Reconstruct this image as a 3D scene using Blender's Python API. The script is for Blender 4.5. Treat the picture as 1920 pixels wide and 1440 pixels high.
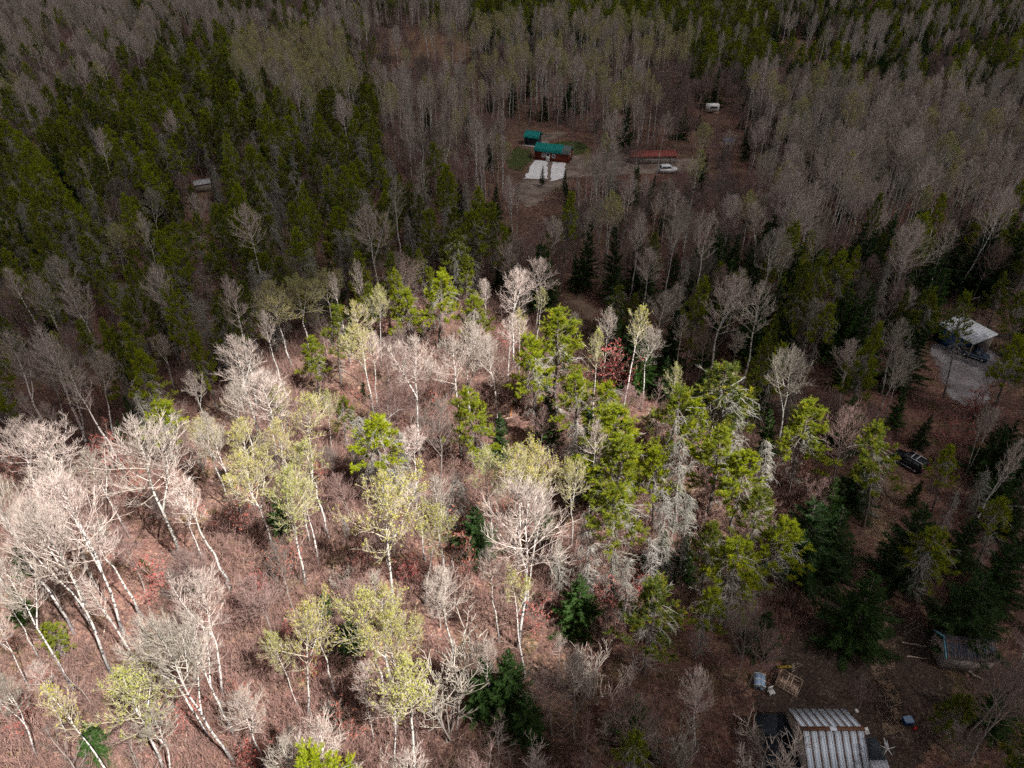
import bpy, math, random
import numpy as np
from math import radians, sin, cos, tan, pi, sqrt, atan2
from mathutils import Vector

for _o in list(bpy.data.objects):
    bpy.data.objects.remove(_o)
scene = bpy.context.scene
C = scene.collection

# ------------------------------------------------------------------ camera
CAM_H, PITCH, FPX = 60.0, radians(36.0), 1300.0     # metres, below the horizon, focal length for a 1920 wide frame
cam_data = bpy.data.cameras.new("camera")
cam_data.sensor_width = 36.0
cam_data.lens = FPX / 1920.0 * 36.0
cam_data.clip_start, cam_data.clip_end = 1.0, 6000.0
cam = bpy.data.objects.new("camera", cam_data)
C.objects.link(cam)
cam.location = (0, 0, CAM_H)
cam.rotation_euler = (pi / 2 - PITCH, 0, 0)
scene.camera = cam

# ------------------------------------------------------------------ light
SUN_EL = radians(54.0)
SUN_AZ = atan2(0.76, -0.65)                          # from +Y towards +X : light comes from the right, a little from behind
SUN = Vector((sin(SUN_AZ) * cos(SUN_EL), cos(SUN_AZ) * cos(SUN_EL), sin(SUN_EL)))
world = bpy.data.worlds.new("World")
scene.world = world
world.use_nodes = True
wn, wl = world.node_tree.nodes, world.node_tree.links
sky = wn.new("ShaderNodeTexSky")
sky.sky_type = 'NISHITA'
sky.sun_disc = False
sky.sun_elevation = SUN_EL
sky.sun_rotation = SUN_AZ
sky.dust_density = 5.0
wn["Background"].inputs["Strength"].default_value = 0.05
wl.new(sky.outputs[0], wn["Background"].inputs["Color"])
sun_data = bpy.data.lights.new("sun", 'SUN')
sun_data.energy = 5.0
sun_data.angle = radians(0.55)
sun_data.color = (1.0, 0.955, 0.89)
sun = bpy.data.objects.new("sun", sun_data)
C.objects.link(sun)
sun.location = SUN * 1500
sun.rotation_euler = (-SUN).to_track_quat('-Z', 'Y').to_euler()

scene.view_settings.view_transform = 'Standard'
scene.view_settings.look = 'None'
scene.view_settings.exposure = 1.5
scene.view_settings.gamma = 1.0
scene.cycles.use_denoising = False
scene.cycles.denoiser = 'OPENIMAGEDENOISE'
scene.cycles.denoising_input_passes = 'RGB_ALBEDO_NORMAL'
scene.cycles.denoising_prefilter = 'ACCURATE'
scene.cycles.max_bounces = 6
scene.cycles.diffuse_bounces = 4
scene.cycles.transmission_bounces = 4
scene.cycles.sample_clamp_indirect = 4.0
scene.render.film_transparent = False

# ------------------------------------------------------------------ helpers
def P(px, py, z=0.0):
    """the point at height z that the photograph (1920 x 1440) shows at px, py"""
    u, v = (px - 960) / FPX, (py - 720) / FPX
    t = (CAM_H - z) / (sin(PITCH) + v * cos(PITCH))
    return Vector((u * t, (cos(PITCH) - v * sin(PITCH)) * t, z))

def pix(p):
    x, y, z = p[0], p[1], p[2] - CAM_H
    d = y * cos(PITCH) - z * sin(PITCH)
    up = y * sin(PITCH) + z * cos(PITCH)
    return 960 + FPX * x / d, 720 - FPX * up / d, d

def gz(x, y):
    """height of the ground"""
    return 0.35 * sin(x * 0.045 + 1.0) * cos(y * 0.038) + 0.25 * sin(x * 0.021 - y * 0.027 + 2.0)

def tag(o, label=None, cat=None, group=None, kind=None):
    if label: o["label"] = label
    if cat: o["category"] = cat
    if group: o["group"] = group
    if kind: o["kind"] = kind
    return o

def link(name, data, parent=None, mats=None):
    o = bpy.data.objects.new(name, data)
    C.objects.link(o)
    if parent is not None:
        o.parent = parent
    return o

def empty(name, loc=(0, 0, 0), rz=0.0, **k):
    o = bpy.data.objects.new(name, None)
    o.empty_display_size = 0.3
    C.objects.link(o)
    o.location = loc
    o.rotation_euler = (0, 0, rz)
    return tag(o, **k)

# ------------------------------------------------------------------ materials
def mat(name, rough=0.9):
    m = bpy.data.materials.new(name)
    m.use_nodes = True
    b = m.node_tree.nodes["Principled BSDF"]
    b.inputs["Roughness"].default_value = rough
    b.inputs["Specular IOR Level"].default_value = 0.2
    return m, m.node_tree.nodes, m.node_tree.links, b

def N(nodes, kind, **k):
    n = nodes.new("ShaderNode" + kind)
    for a, v in k.items():
        setattr(n, a, v)
    return n

def mixc(nodes, links, fac, a, b, blend='MIX'):
    n = nodes.new("ShaderNodeMix")
    n.data_type = 'RGBA'
    n.blend_type = blend
    for sock, v in ((0, fac), (6, a), (7, b)):
        if isinstance(v, (int, float)):
            n.inputs[sock].default_value = v
        elif isinstance(v, tuple):
            n.inputs[sock].default_value = (*v, 1) if len(v) == 3 else v
        else:
            links.new(v, n.inputs[sock])
    return n.outputs[2]

def ramp(nodes, links, src, *stops):
    r = nodes.new("ShaderNodeValToRGB")
    e = r.color_ramp.elements
    while len(e) > 1:
        e.remove(e[0])
    e[0].position, e[0].color = stops[0][0], (*[stops[0][1]] * 3, 1) if isinstance(stops[0][1], (int, float)) else (*stops[0][1], 1)
    for p, c in stops[1:]:
        q = e.new(p)
        q.color = (*[c] * 3, 1) if isinstance(c, (int, float)) else (*c, 1)
    links.new(src, r.inputs[0])
    return r.outputs[0]

def noise(nodes, links, scale, detail=3, vec=None, rough=0.55):
    n = nodes.new("ShaderNodeTexNoise")
    n.inputs["Scale"].default_value = scale
    n.inputs["Detail"].default_value = detail
    n.inputs["Roughness"].default_value = rough
    if vec is not None:
        links.new(vec, n.inputs["Vector"])
    return n.outputs[0]

def stretched(nodes, links, s, coord="Object"):
    tc = nodes.new("ShaderNodeTexCoord")
    mp = nodes.new("ShaderNodeMapping")
    mp.inputs["Scale"].default_value = s
    links.new(tc.outputs[coord], mp.inputs[0])
    return mp.outputs[0]

def bump(nodes, links, b, h, strength=0.5, dist=0.05):
    n = nodes.new("ShaderNodeBump")
    n.inputs["Strength"].default_value = strength
    n.inputs["Distance"].default_value = dist
    links.new(h, n.inputs["Height"])
    links.new(n.outputs[0], b.inputs["Normal"])

def plain(name, col, rough=0.8, metal=0.0, var=0.25, scale=4.0, col2=None):
    """one colour with worn, uneven patches"""
    m, n, l, b = mat(name, rough)
    b.inputs["Metallic"].default_value = metal
    c2 = col2 or tuple(c * (1 - var) for c in col)
    f = noise(n, l, scale, 4, stretched(n, l, (1, 1, 1)))
    f = ramp(n, l, f, (0.35, 0.0), (0.65, 1.0))
    l.new(mixc(n, l, f, col, c2), b.inputs["Base Color"])
    return m

def bark_mat(name, pale, pale2, dark, base_dark=True, thr=0.56):
    m, n, l, b = mat(name, 0.85)
    oi = n.new("ShaderNodeObjectInfo")
    c = mixc(n, l, oi.outputs["Random"], pale, pale2)
    f = noise(n, l, 1.0, 3, stretched(n, l, (3.2, 3.2, 3.4)))
    band = ramp(n, l, f, (thr, 0.0), (thr + 0.05, 1.0))
    c = mixc(n, l, band, c, dark)
    if base_dark:                                   # old aspens carry dark furrowed bark at the foot
        tc = n.new("ShaderNodeTexCoord")
        sx = n.new("ShaderNodeSeparateXYZ")
        l.new(tc.outputs["Object"], sx.inputs[0])
        f2 = noise(n, l, 1.0, 3, stretched(n, l, (4, 4, 0.7)))
        ma = N(n, "Math", operation='MULTIPLY_ADD')
        l.new(sx.outputs[2], ma.inputs[0]); ma.inputs[1].default_value = 0.085
        l.new(f2, ma.inputs[2])
        low = ramp(n, l, ma.outputs[0], (0.62, 0.75), (0.92, 0.0))
        c = mixc(n, l, low, c, dark)
    l.new(c, b.inputs["Base Color"])
    bump(n, l, b, f, 0.4, 0.04)
    return m

def twig_mat(name, a, bcol, rough=0.9):
    m, n, l, b = mat(name, rough)
    oi = n.new("ShaderNodeObjectInfo")
    c = mixc(n, l, oi.outputs["Random"], a, bcol)
    f = noise(n, l, 2.5, 2, stretched(n, l, (1, 1, 1)))
    f = ramp(n, l, f, (0.35, 0.72), (0.65, 1.15))
    l.new(mixc(n, l, 1.0, c, f, 'MULTIPLY'), b.inputs["Base Color"])
    return m

def leaf_mat(name, a, bcol, trans=0.35, rough=0.7, old=None):
    """foliage: diffuse with some light coming through"""
    m, n, l, b = mat(name, rough)
    oi = n.new("ShaderNodeObjectInfo")
    c = mixc(n, l, oi.outputs["Random"], a, bcol)
    f = noise(n, l, 1.7, 3, stretched(n, l, (1, 1, 1)))
    if old:
        c = mixc(n, l, ramp(n, l, f, (0.52, 0.0), (0.68, 1.0)), c, old)
    f2 = noise(n, l, 6.0, 2, stretched(n, l, (1, 1, 1)))
    c = mixc(n, l, 1.0, c, ramp(n, l, f2, (0.3, 0.6), (0.7, 1.35)), 'MULTIPLY')
    l.new(c, b.inputs["Base Color"])
    t = n.new("ShaderNodeBsdfTranslucent")
    l.new(c, t.inputs[0])
    mx = n.new("ShaderNodeMixShader")
    mx.inputs[0].default_value = trans
    l.new(b.outputs[0], mx.inputs[1]); l.new(t.outputs[0], mx.inputs[2])
    l.new(mx.outputs[0], n["Material Output"].inputs[0])
    return m

M = {}
M["aspen_bark"] = bark_mat("aspen_bark", (0.62, 0.57, 0.55), (0.46, 0.45, 0.41), (0.055, 0.05, 0.055), True, 0.535)
M["maple_bark"] = bark_mat("maple_bark", (0.30, 0.26, 0.24), (0.22, 0.20, 0.18), (0.08, 0.07, 0.06), False, 0.6)
M["pine_bark"] = bark_mat("pine_bark", (0.17, 0.13, 0.12), (0.13, 0.11, 0.10), (0.05, 0.04, 0.04), False, 0.55)
M["dead_bark"] = bark_mat("dead_bark", (0.36, 0.32, 0.31), (0.27, 0.24, 0.23), (0.1, 0.08, 0.08), False, 0.6)
M["aspen_twig"] = twig_mat("aspen_twig", (0.56, 0.46, 0.42), (0.33, 0.295, 0.25))
M["bud_twig"] = twig_mat("bud_twig", (0.47, 0.41, 0.31), (0.40, 0.36, 0.25))
M["maple_twig"] = twig_mat("maple_twig", (0.31, 0.20, 0.185), (0.17, 0.145, 0.13))
M["red_twig"] = twig_mat("red_twig", (0.33, 0.20, 0.18), (0.27, 0.19, 0.16))
M["dead_twig"] = twig_mat("dead_twig", (0.31, 0.285, 0.265), (0.24, 0.235, 0.20))
M["brush_twig"] = twig_mat("brush_twig", (0.33, 0.195, 0.17), (0.21, 0.14, 0.12))
M["log_stick"] = twig_mat("log_stick", (0.42, 0.33, 0.28), (0.26, 0.21, 0.18))
M["bud"] = leaf_mat("bud", (0.42, 0.38, 0.07), (0.33, 0.36, 0.08), 0.4)
M["red_bud"] = leaf_mat("red_bud", (0.46, 0.11, 0.10), (0.40, 0.14, 0.10), 0.4)
M["pine_needle"] = leaf_mat("pine_needle", (0.30, 0.36, 0.008), (0.085, 0.115, 0.020), 0.45, old=(0.38, 0.35, 0.012))
M["fir_needle"] = leaf_mat("fir_needle", (0.030, 0.075, 0.008), (0.018, 0.042, 0.010), 0.25)

# the leaf-strewn ground
m, n, l, b = mat("forest_floor", 0.95)
tc = stretched(n, l, (1, 1, 1))
big = noise(n, l, 0.045, 4, tc)
mid = noise(n, l, 0.35, 4, tc)
fine = noise(n, l, 3.2, 5, tc, 0.75)
vor = N(n, "TexVoronoi"); vor.inputs["Scale"].default_value = 3.4
l.new(tc, vor.inputs["Vector"])
c = mixc(n, l, ramp(n, l, big, (0.38, 0.0), (0.62, 1.0)), (0.160, 0.078, 0.066), (0.110, 0.068, 0.054))
c = mixc(n, l, ramp(n, l, mid, (0.52, 0.0), (0.68, 0.8)), c, (0.095, 0.080, 0.024))
mid2 = noise(n, l, 0.16, 5, stretched(n, l, (1, 1, 1)), 0.65)
c = mixc(n, l, ramp(n, l, mid2, (0.30, 0.85), (0.46, 0.0)), c, (0.045, 0.030, 0.026))
c = mixc(n, l, ramp(n, l, mid2, (0.56, 0.0), (0.72, 0.6)), c, (0.21, 0.135, 0.10))
vc = N(n, "SeparateColor"); l.new(vor.outputs["Color"], vc.inputs[0])
c = mixc(n, l, ramp(n, l, vc.outputs[0], (0.66, 0.0), (0.95, 0.55)), c, (0.31, 0.19, 0.135))
c = mixc(n, l, 1.0, c, ramp(n, l, fine, (0.32, 0.30), (0.68, 1.6)), 'MULTIPLY')
l.new(c, b.inputs["Base Color"])
bump(n, l, b, fine, 0.8, 0.15)
M["floor"] = m

def dirt_mat(name, a, a2, spot, sc=1.3):
    m, n, l, b = mat(name, 0.95)
    tc = stretched(n, l, (1, 1, 1))
    c = mixc(n, l, ramp(n, l, noise(n, l, 0.3, 4, tc), (0.4, 0.0), (0.6, 1.0)), a, a2)
    f = noise(n, l, sc * 3, 5, tc, 0.75)
    c = mixc(n, l, ramp(n, l, f, (0.54, 0.0), (0.66, 0.8)), c, spot)
    c = mixc(n, l, 1.0, c, ramp(n, l, f, (0.3, 0.55), (0.7, 1.3)), 'MULTIPLY')
    l.new(c, b.inputs["Base Color"])
    bump(n, l, b, f, 0.6, 0.08)
    at = N(n, "Attribute", attribute_name="cover")
    nn = noise(n, l, 0.9, 5, tc, 0.7)
    ad = N(n, "Math", operation='MULTIPLY_ADD'); l.new(at.outputs["Fac"], ad.inputs[0]); ad.inputs[1].default_value = 0.55; l.new(nn, ad.inputs[2])
    tp = n.new("ShaderNodeBsdfTransparent"); mx = n.new("ShaderNodeMixShader")
    l.new(ramp(n, l, ad.outputs[0], (0.60, 0.0), (0.72, 1.0)), mx.inputs[0])
    l.new(tp.outputs[0], mx.inputs[1]); l.new(b.outputs[0], mx.inputs[2]); l.new(mx.outputs[0], n["Material Output"].inputs[0])
    return m
M["dirt"] = dirt_mat("dirt_track", (0.25, 0.175, 0.125), (0.17, 0.115, 0.082), (0.085, 0.06, 0.045))
M["yard"] = dirt_mat("yard_earth", (0.062, 0.042, 0.034), (0.045, 0.032, 0.027), (0.13, 0.10, 0.075))
M["gravel"] = dirt_mat("gravel", (0.30, 0.28, 0.30), (0.18, 0.165, 0.175), (0.08, 0.07, 0.07))
M["sand"] = dirt_mat("sand_drive", (0.26, 0.215, 0.185), (0.15, 0.11, 0.09), (0.09, 0.065, 0.055))
M["white_gravel"] = dirt_mat("white_gravel", (0.80, 0.80, 0.83), (0.70, 0.70, 0.74), (0.58, 0.57, 0.58))
M["lawn"] = dirt_mat("lawn", (0.05, 0.075, 0.018), (0.07, 0.075, 0.025), (0.035, 0.05, 0.015))
M["marsh"] = dirt_mat("marsh_grass", (0.15, 0.075, 0.055), (0.21, 0.145, 0.08), (0.10, 0.055, 0.045))

# ------------------------------------------------------------------ mesh builder
class MB:
    """collects tubes, blades and polygons and makes ONE mesh of them"""
    def __init__(s):
        s.t, s.bl, s.poly = {}, {}, []
    def tube(s, pts, rad, n=3, mi=0):
        s.t.setdefault((len(pts), n, mi), []).append((pts, rad))
    def tri(s, a, b, c, mi=0):
        s.bl.setdefault(mi, []).append((a, b, c))
    def mesh(s, name, mats):
        V, F, MI, off = [], [], [], 0
        for (k, n, mi), lst in s.t.items():
            Pt = np.array([q[0] for q in lst], float).reshape(len(lst), k, 3)
            R = np.array([q[1] for q in lst], float).reshape(len(lst), k)
            T = np.gradient(Pt, axis=1)
            T /= np.linalg.norm(T, axis=2, keepdims=True) + 1e-9
            ref = np.where(np.abs(T[..., 2:3]) > 0.9, np.array([1.0, 0, 0]), np.array([0, 0, 1.0]))
            U = np.cross(T, ref); U /= np.linalg.norm(U, axis=2, keepdims=True) + 1e-9
            W = np.cross(T, U)
            a = np.arange(n) * 2 * pi / n
            ring = Pt[:, :, None, :] + R[:, :, None, None] * (np.cos(a)[None, None, :, None] * U[:, :, None, :] + np.sin(a)[None, None, :, None] * W[:, :, None, :])
            V.append(ring.reshape(-1, 3))
            base = (np.arange(len(lst)) * k * n)[:, None, None] + off
            i = np.arange(k - 1)[None, :, None] * n
            j = np.arange(n)[None, None, :]
            j2 = (j + 1) % n
            q = np.stack([base + i + j, base + i + j2, base + i + n + j2, base + i + n + j], -1).reshape(-1, 4)
            F.append(q); MI.append(np.full(len(q), mi)); off += len(lst) * k * n
        for mi, lst in s.bl.items():
            A = np.array(lst, float).reshape(-1, 3)
            V.append(A)
            F.append((np.arange(len(A)) + off).reshape(-1, 3)); MI.append(np.full(len(A) // 3, mi)); off += len(A)
        for vs, fs, mi in s.poly:
            V.append(np.array(vs, float).reshape(-1, 3))
            for f in fs:
                F.append(np.array([f]) + off); MI.append(np.array([mi]))
            off += len(vs)
        me = bpy.data.meshes.new(name)
        V = np.concatenate(V)
        me.vertices.add(len(V)); me.vertices.foreach_set("co", V.ravel().astype(np.float32))
        tot = np.concatenate([np.full(len(f), f.shape[1]) for f in F])
        idx = np.concatenate([f.ravel() for f in F])
        me.loops.add(len(idx)); me.loops.foreach_set("vertex_index", idx.astype(np.int32))
        me.polygons.add(len(tot))
        me.polygons.foreach_set("loop_start", (np.cumsum(tot) - tot).astype(np.int32))
        me.polygons.foreach_set("material_index", np.concatenate(MI).astype(np.int32))
        for mm in mats:
            me.materials.append(M[mm] if isinstance(mm, str) else mm)
        me.update(calc_edges=True)
        me.validate()
        return me
    def join(s, o, shift):
        """append another builder, its material indices moved by shift"""
        for (k, n, mi), v in o.t.items(): s.t.setdefault((k, n, mi + shift), []).extend(v)
        for mi, v in o.bl.items(): s.bl.setdefault(mi + shift, []).extend(v)
    # solids
    def box(s, c, size, mi=0, rz=0.0, taper=1.0):
        x, y, z = size[0] / 2, size[1] / 2, size[2] / 2
        vs = []
        for zz, k in ((-z, 1), (z, taper)):
            for a, b_ in ((-x, -y), (x, -y), (x, y), (-x, y)):
                a, b_ = a * k, b_ * k
                vs.append((c[0] + a * cos(rz) - b_ * sin(rz), c[1] + a * sin(rz) + b_ * cos(rz), c[2] + zz))
        s.poly.append((vs, [(3, 2, 1, 0), (4, 5, 6, 7), (0, 1, 5, 4), (1, 2, 6, 5), (2, 3, 7, 6), (3, 0, 4, 7)], mi))
        return s
    def prism(s, loop, d, mi=0):
        """closed polygon loop pushed along d"""
        k = len(loop)
        vs = [tuple(p) for p in loop] + [(p[0] + d[0], p[1] + d[1], p[2] + d[2]) for p in loop]
        s.poly.append((vs, [tuple(range(k - 1, -1, -1)), tuple(range(k, 2 * k))] + [(i, (i + 1) % k, k + (i + 1) % k, k + i) for i in range(k)], mi))
        return s

def part(name, mb, mm, parent=None, smooth=False):
    me = mb.mesh(name, [mm] if not isinstance(mm, list) else mm)
    return link(name, me, parent)

# ------------------------------------------------------------------ an added layer, out of view: shades the wood, its gap lights one patch
def vnoise(seed):
    g = np.random.default_rng(seed).random((64, 64))
    def f(x, y):
        xi, yi = np.floor(x).astype(int), np.floor(y).astype(int)
        fx, fy = x - xi, y - yi
        fx, fy = fx * fx * (3 - 2 * fx), fy * fy * (3 - 2 * fy)
        a = g[xi % 64, yi % 64]; b_ = g[(xi + 1) % 64, yi % 64]; c_ = g[xi % 64, (yi + 1) % 64]; d = g[(xi + 1) % 64, (yi + 1) % 64]
        return (a * (1 - fx) + b_ * fx) * (1 - fy) + (c_ * (1 - fx) + d * fx) * fy
    return f
_vn = [vnoise(k) for k in range(3)]
def fbm(x, y, s):
    return sum(_vn[k](x / s * 2 ** k + 7.3 * k, y / s * 2 ** k + 3.1 * k) / 2 ** k for k in range(3)) / 1.75

SUNLIT = [(-60, 870), (60, 850), (200, 800), (300, 740), (440, 690), (540, 610), (640, 560), (740, 525), (850, 478), (950, 480), (1030, 520),
          (1110, 590), (1230, 630), (1350, 675), (1460, 715), (1560, 750), (1600, 815), (1565, 890), (1460, 960), (1370, 1030), (1290, 1090),
          (1210, 1150), (1110, 1200), (1020, 1270), (950, 1350), (870, 1430), (700, 1480), (300, 1560), (-150, 1560), (-300, 1200)]

def seg_dist(px, py, poly):
    """signed distance to a polygon, positive inside (arrays)"""
    d = np.full(px.shape, 1e9); ins = np.zeros(px.shape, bool)
    for i in range(len(poly)):
        ax, ay = poly[i]; bx, by = poly[(i + 1) % len(poly)]
        ex, ey = bx - ax, by - ay
        t = np.clip(((px - ax) * ex + (py - ay) * ey) / (ex * ex + ey * ey + 1e-9), 0, 1)
        d = np.minimum(d, np.hypot(px - ax - t * ex, py - ay - t * ey))
        cr = (ay > py) != (by > py)
        with np.errstate(divide='ignore', invalid='ignore'):
            xi = ax + (py - ay) * ex / np.where(ey == 0, 1e-9, ey)
        ins ^= cr & (px < xi)
    return np.where(ins, d, -d)

def build_sun_blocker():
    zc = 750.0
    off = SUN * ((zc - 11.0) / SUN.z)
    gap = [(p.x + off.x, p.y + off.y) for p in (P(a, b_, 11.0) for a, b_ in SUNLIT)]
    x0, x1, y0, y1 = off.x - 2200, off.x + 2200, off.y - 2000, off.y + 2400
    xs = np.concatenate([np.arange(x0, off.x - 150, 28.0), np.arange(off.x - 150, off.x + 150, 6.5), np.arange(off.x + 150, x1, 28.0)])
    ys = np.concatenate([np.arange(y0, off.y - 20, 28.0), np.arange(off.y - 20, off.y + 180, 6.5), np.arange(off.y + 180, y1, 28.0)])
    X, Y = np.meshgrid(xs, ys, indexing='ij')
    sd = seg_dist(X, Y, gap)
    n1, n2 = fbm(X, Y, 260.0), fbm(X + 900, Y + 400, 60.0)
    # thickness: away from the gap a lumpy layer that thins out and breaks towards its rim
    rim = np.minimum(np.minimum(X - x0, x1 - X), np.minimum(Y - y0, y1 - Y))
    gx, gy = X - off.x, Y - off.y
    infr = (gy > -60) & (gy < 640) & (np.abs(gx) < 130 + 0.85 * np.maximum(gy, 0))      # over the wood the layer is closed
    t = 26 + 60 * (n1 - 0.35) + 22 * (n2 - 0.5)
    t = np.clip(np.where(infr, np.maximum(t, 8), t - 4), -50, 60)               # further out it breaks up into separate lumps
    t = np.minimum(t, np.where(sd > -46, (-sd - 6) * 0.10 + 0.6 * (n2 - 0.5), 4 + (-sd - 46) * 0.25))
    t = np.minimum(t, rim * 0.2 + 60 * (n1 - 0.5))
    ok = t > 0
    cell = ok[:-1, :-1] | ok[1:, :-1] | ok[:-1, 1:] | ok[1:, 1:]
    t = np.maximum(t, 0)
    nx, ny = X.shape
    top = np.stack([X, Y, zc + t * 1.0], -1).reshape(-1, 3)
    bot = np.stack([X, Y, zc - t * 0.45 - 0.5], -1).reshape(-1, 3)
    I = np.arange(nx * ny).reshape(nx, ny)
    q = np.stack([I[:-1, :-1], I[1:, :-1], I[1:, 1:], I[:-1, 1:]], -1)[cell]
    V = np.concatenate([top, bot]); F = np.concatenate([q, q[:, ::-1] + nx * ny])
    used = np.unique(F); remap = np.zeros(len(V), int); remap[used] = np.arange(len(used))
    me = bpy.data.meshes.new("sun_blocker")
    me.vertices.add(len(used)); me.vertices.foreach_set("co", V[used].ravel().astype(np.float32))
    F = remap[F]
    me.loops.add(F.size); me.loops.foreach_set("vertex_index", F.ravel().astype(np.int32))
    me.polygons.add(len(F)); me.polygons.foreach_set("loop_start", (np.arange(len(F)) * 4).astype(np.int32))
    me.update(calc_edges=True); me.validate()
    me.polygons.foreach_set("use_smooth", np.ones(len(F), bool))
    cm, cn, cl, cb = mat("sun_blocker", 1.0)
    d = N(cn, "BsdfDiffuse"); d.inputs[0].default_value = (0.75, 0.76, 0.78, 1)
    tr = N(cn, "BsdfTranslucent"); tr.inputs[0].default_value = (0.92, 0.93, 0.95, 1)
    mx = N(cn, "MixShader"); mx.inputs[0].default_value = BLOCKER_T
    cl.new(d.outputs[0], mx.inputs[1]); cl.new(tr.outputs[0], mx.inputs[2])
    tp = N(cn, "BsdfTransparent")                     # the added layer is thin: some of the sun's beam comes through
    m2 = N(cn, "MixShader"); m2.inputs[0].default_value = BLOCKER_CLEAR
    cl.new(mx.outputs[0], m2.inputs[1]); cl.new(tp.outputs[0], m2.inputs[2])
    cl.new(m2.outputs[0], cn["Material Output"].inputs[0])
    me.materials.append(cm)
    o = link("sun_blocker", me)
    tag(o, kind="structure", label="added unseen shade layer overhead with an opening for the sun")
BLOCKER_T, BLOCKER_CLEAR = 0.07, 0.25
build_sun_blocker()

# ------------------------------------------------------------------ the ground
def sheet(name, xs, ys, dz, mm):
    X, Y = np.meshgrid(xs, ys, indexing='ij')
    Z = 0.35 * np.sin(X * 0.045 + 1.0) * np.cos(Y * 0.038) + 0.25 * np.sin(X * 0.021 - Y * 0.027 + 2.0) + dz
    nx, ny = X.shape
    I = np.arange(nx * ny).reshape(nx, ny)
    F = np.stack([I[:-1, :-1], I[1:, :-1], I[1:, 1:], I[:-1, 1:]], -1).reshape(-1, 4)
    me = bpy.data.meshes.new(name)
    me.from_pydata(np.stack([X, Y, Z], -1).reshape(-1, 3).tolist(), [], F.tolist())
    me.materials.append(M[mm])
    for p_ in me.polygons: p_.use_smooth = True
    return link(name, me)
gxs = np.concatenate([np.linspace(-3000, -420, 20), np.arange(-416, 417, 4.0), np.linspace(420, 3000, 20)])
gys = np.concatenate([np.linspace(-2000, -40, 16), np.arange(-36, 604, 4.0), np.linspace(610, 4000, 30)])
tag(sheet("ground", gxs, gys, 0.0, "floor"), kind="structure")

def patch(name, poly, mm, dz, seed=1, ragged=0.8, step=1.6, rim_cover=0.0):
    """a flat patch of other ground: poly in photograph pixels, its edge uneven, laid on the ground"""
    W = [P(a, b_) for a, b_ in poly]
    rs = random.Random(seed)
    ring = []
    for i in range(len(W)):
        a, b_ = W[i], W[(i + 1) % len(W)]
        k = max(2, int((b_ - a).length / step))
        for j in range(k):
            q = a.lerp(b_, j / k)
            ring.append((q.x + rs.uniform(-ragged, ragged), q.y + rs.uniform(-ragged, ragged)))
    import bmesh
    bm = bmesh.new()
    vs = [bm.verts.new((x, y, 0)) for x, y in ring]
    es = [bm.edges.new((vs[i], vs[(i + 1) % len(vs)])) for i in range(len(vs))]
    bmesh.ops.triangle_fill(bm, edges=es, use_beauty=True)
    for _ in range(2):
        lo = [e for e in bm.edges if e.calc_length() > 4.5]
        if lo: bmesh.ops.subdivide_edges(bm, edges=lo, cuts=2)
        bmesh.ops.triangulate(bm, faces=bm.faces)
    for v in bm.verts: v.co.z = gz(v.co.x, v.co.y) + dz
    bmesh.ops.recalc_face_normals(bm, faces=bm.faces)
    bm.verts.index_update()
    rim = [rim_cover if v.is_boundary else 1.0 for v in bm.verts]
    me = bpy.data.meshes.new(name); bm.to_mesh(me); bm.free()
    at = me.attributes.new("cover", 'FLOAT', 'POINT')              # the layer thins out into the litter at its rim
    at.data.foreach_set("value", rim)
    if sum(p_.normal.z for p_ in me.polygons) < 0: me.flip_normals()
    me.materials.append(M[mm])
    return tag(link(name, me), kind="structure")

patch("yard_ground", [(1440, 1240), (1500, 1150), (1560, 1110), (1620, 1100), (1700, 1150), (1760, 1190), (1800, 1280), (1790, 1380), (1740, 1470), (1400, 1470), (1390, 1330)], "yard", 0.03, 2)
patch("dirt_track", [(1700, 880), (1690, 930), (1672, 1000), (1662, 1080), (1668, 1160), (1680, 1280), (1690, 1380), (1650, 1380), (1634, 1280), (1620, 1160), (1606, 1080), (1615, 1000), (1640, 930), (1668, 880), (1680, 845), (1735, 860)], "dirt", 0.06, 3, 0.35, 1.2, 0.25)
patch("forest_path", [(1048, 545), (1075, 548), (1160, 592), (1260, 640), (1370, 690), (1470, 735), (1530, 775), (1500, 800), (1450, 765), (1350, 712), (1240, 664), (1150, 618), (1060, 575)], "dirt", 0.03, 4, 0.5)
patch("gravel_yard", [(1742, 655), (1800, 640), (1850, 655), (1900, 690), (1960, 700), (1960, 735), (1880, 725), (1840, 765), (1800, 772), (1768, 742), (1738, 700)], "gravel", 0.03, 5)
patch("sand_drive", [(1000, 395), (970, 385), (960, 350), (985, 330), (1000, 290), (1040, 262), (1080, 252), (1040, 246), (1010, 252), (1000, 280), (1060, 288), (1140, 292), (1240, 296), (1330, 296), (1330, 318), (1240, 326), (1140, 330), (1085, 335), (1040, 362)], "sand", 0.03, 6, 0.5)
patch("lawn", [(955, 285), (968, 275), (996, 282), (996, 305), (978, 322), (955, 318), (945, 300)], "lawn", 0.06, 7, 0.6, 1.6, 0.3)
patch("lawn", [(1030, 272), (1060, 264), (1100, 268), (1112, 284), (1080, 294), (1040, 290)], "lawn", 0.06, 8, 0.6, 1.6, 0.3)
patch("gravel_pad", [(1003, 302), (1026, 304), (1027, 337), (982, 337)], "white_gravel", 0.09, 9, 0.3, 1.2, 0.6)
patch("gravel_pad", [(1035, 305), (1060, 307), (1057, 336), (1032, 341)], "white_gravel", 0.09, 10, 0.3, 1.2, 0.6)
patch("meadow", [(650, 66), (740, 56), (860, 70), (905, 86), (880, 120), (780, 112), (700, 100)], "marsh", 0.03, 11, 2.5, 4.0)
patch("meadow", [(1445, 78), (1510, 72), (1560, 92), (1545, 122), (1490, 124), (1450, 108)], "marsh", 0.03, 12, 2.0, 4.0)

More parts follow.
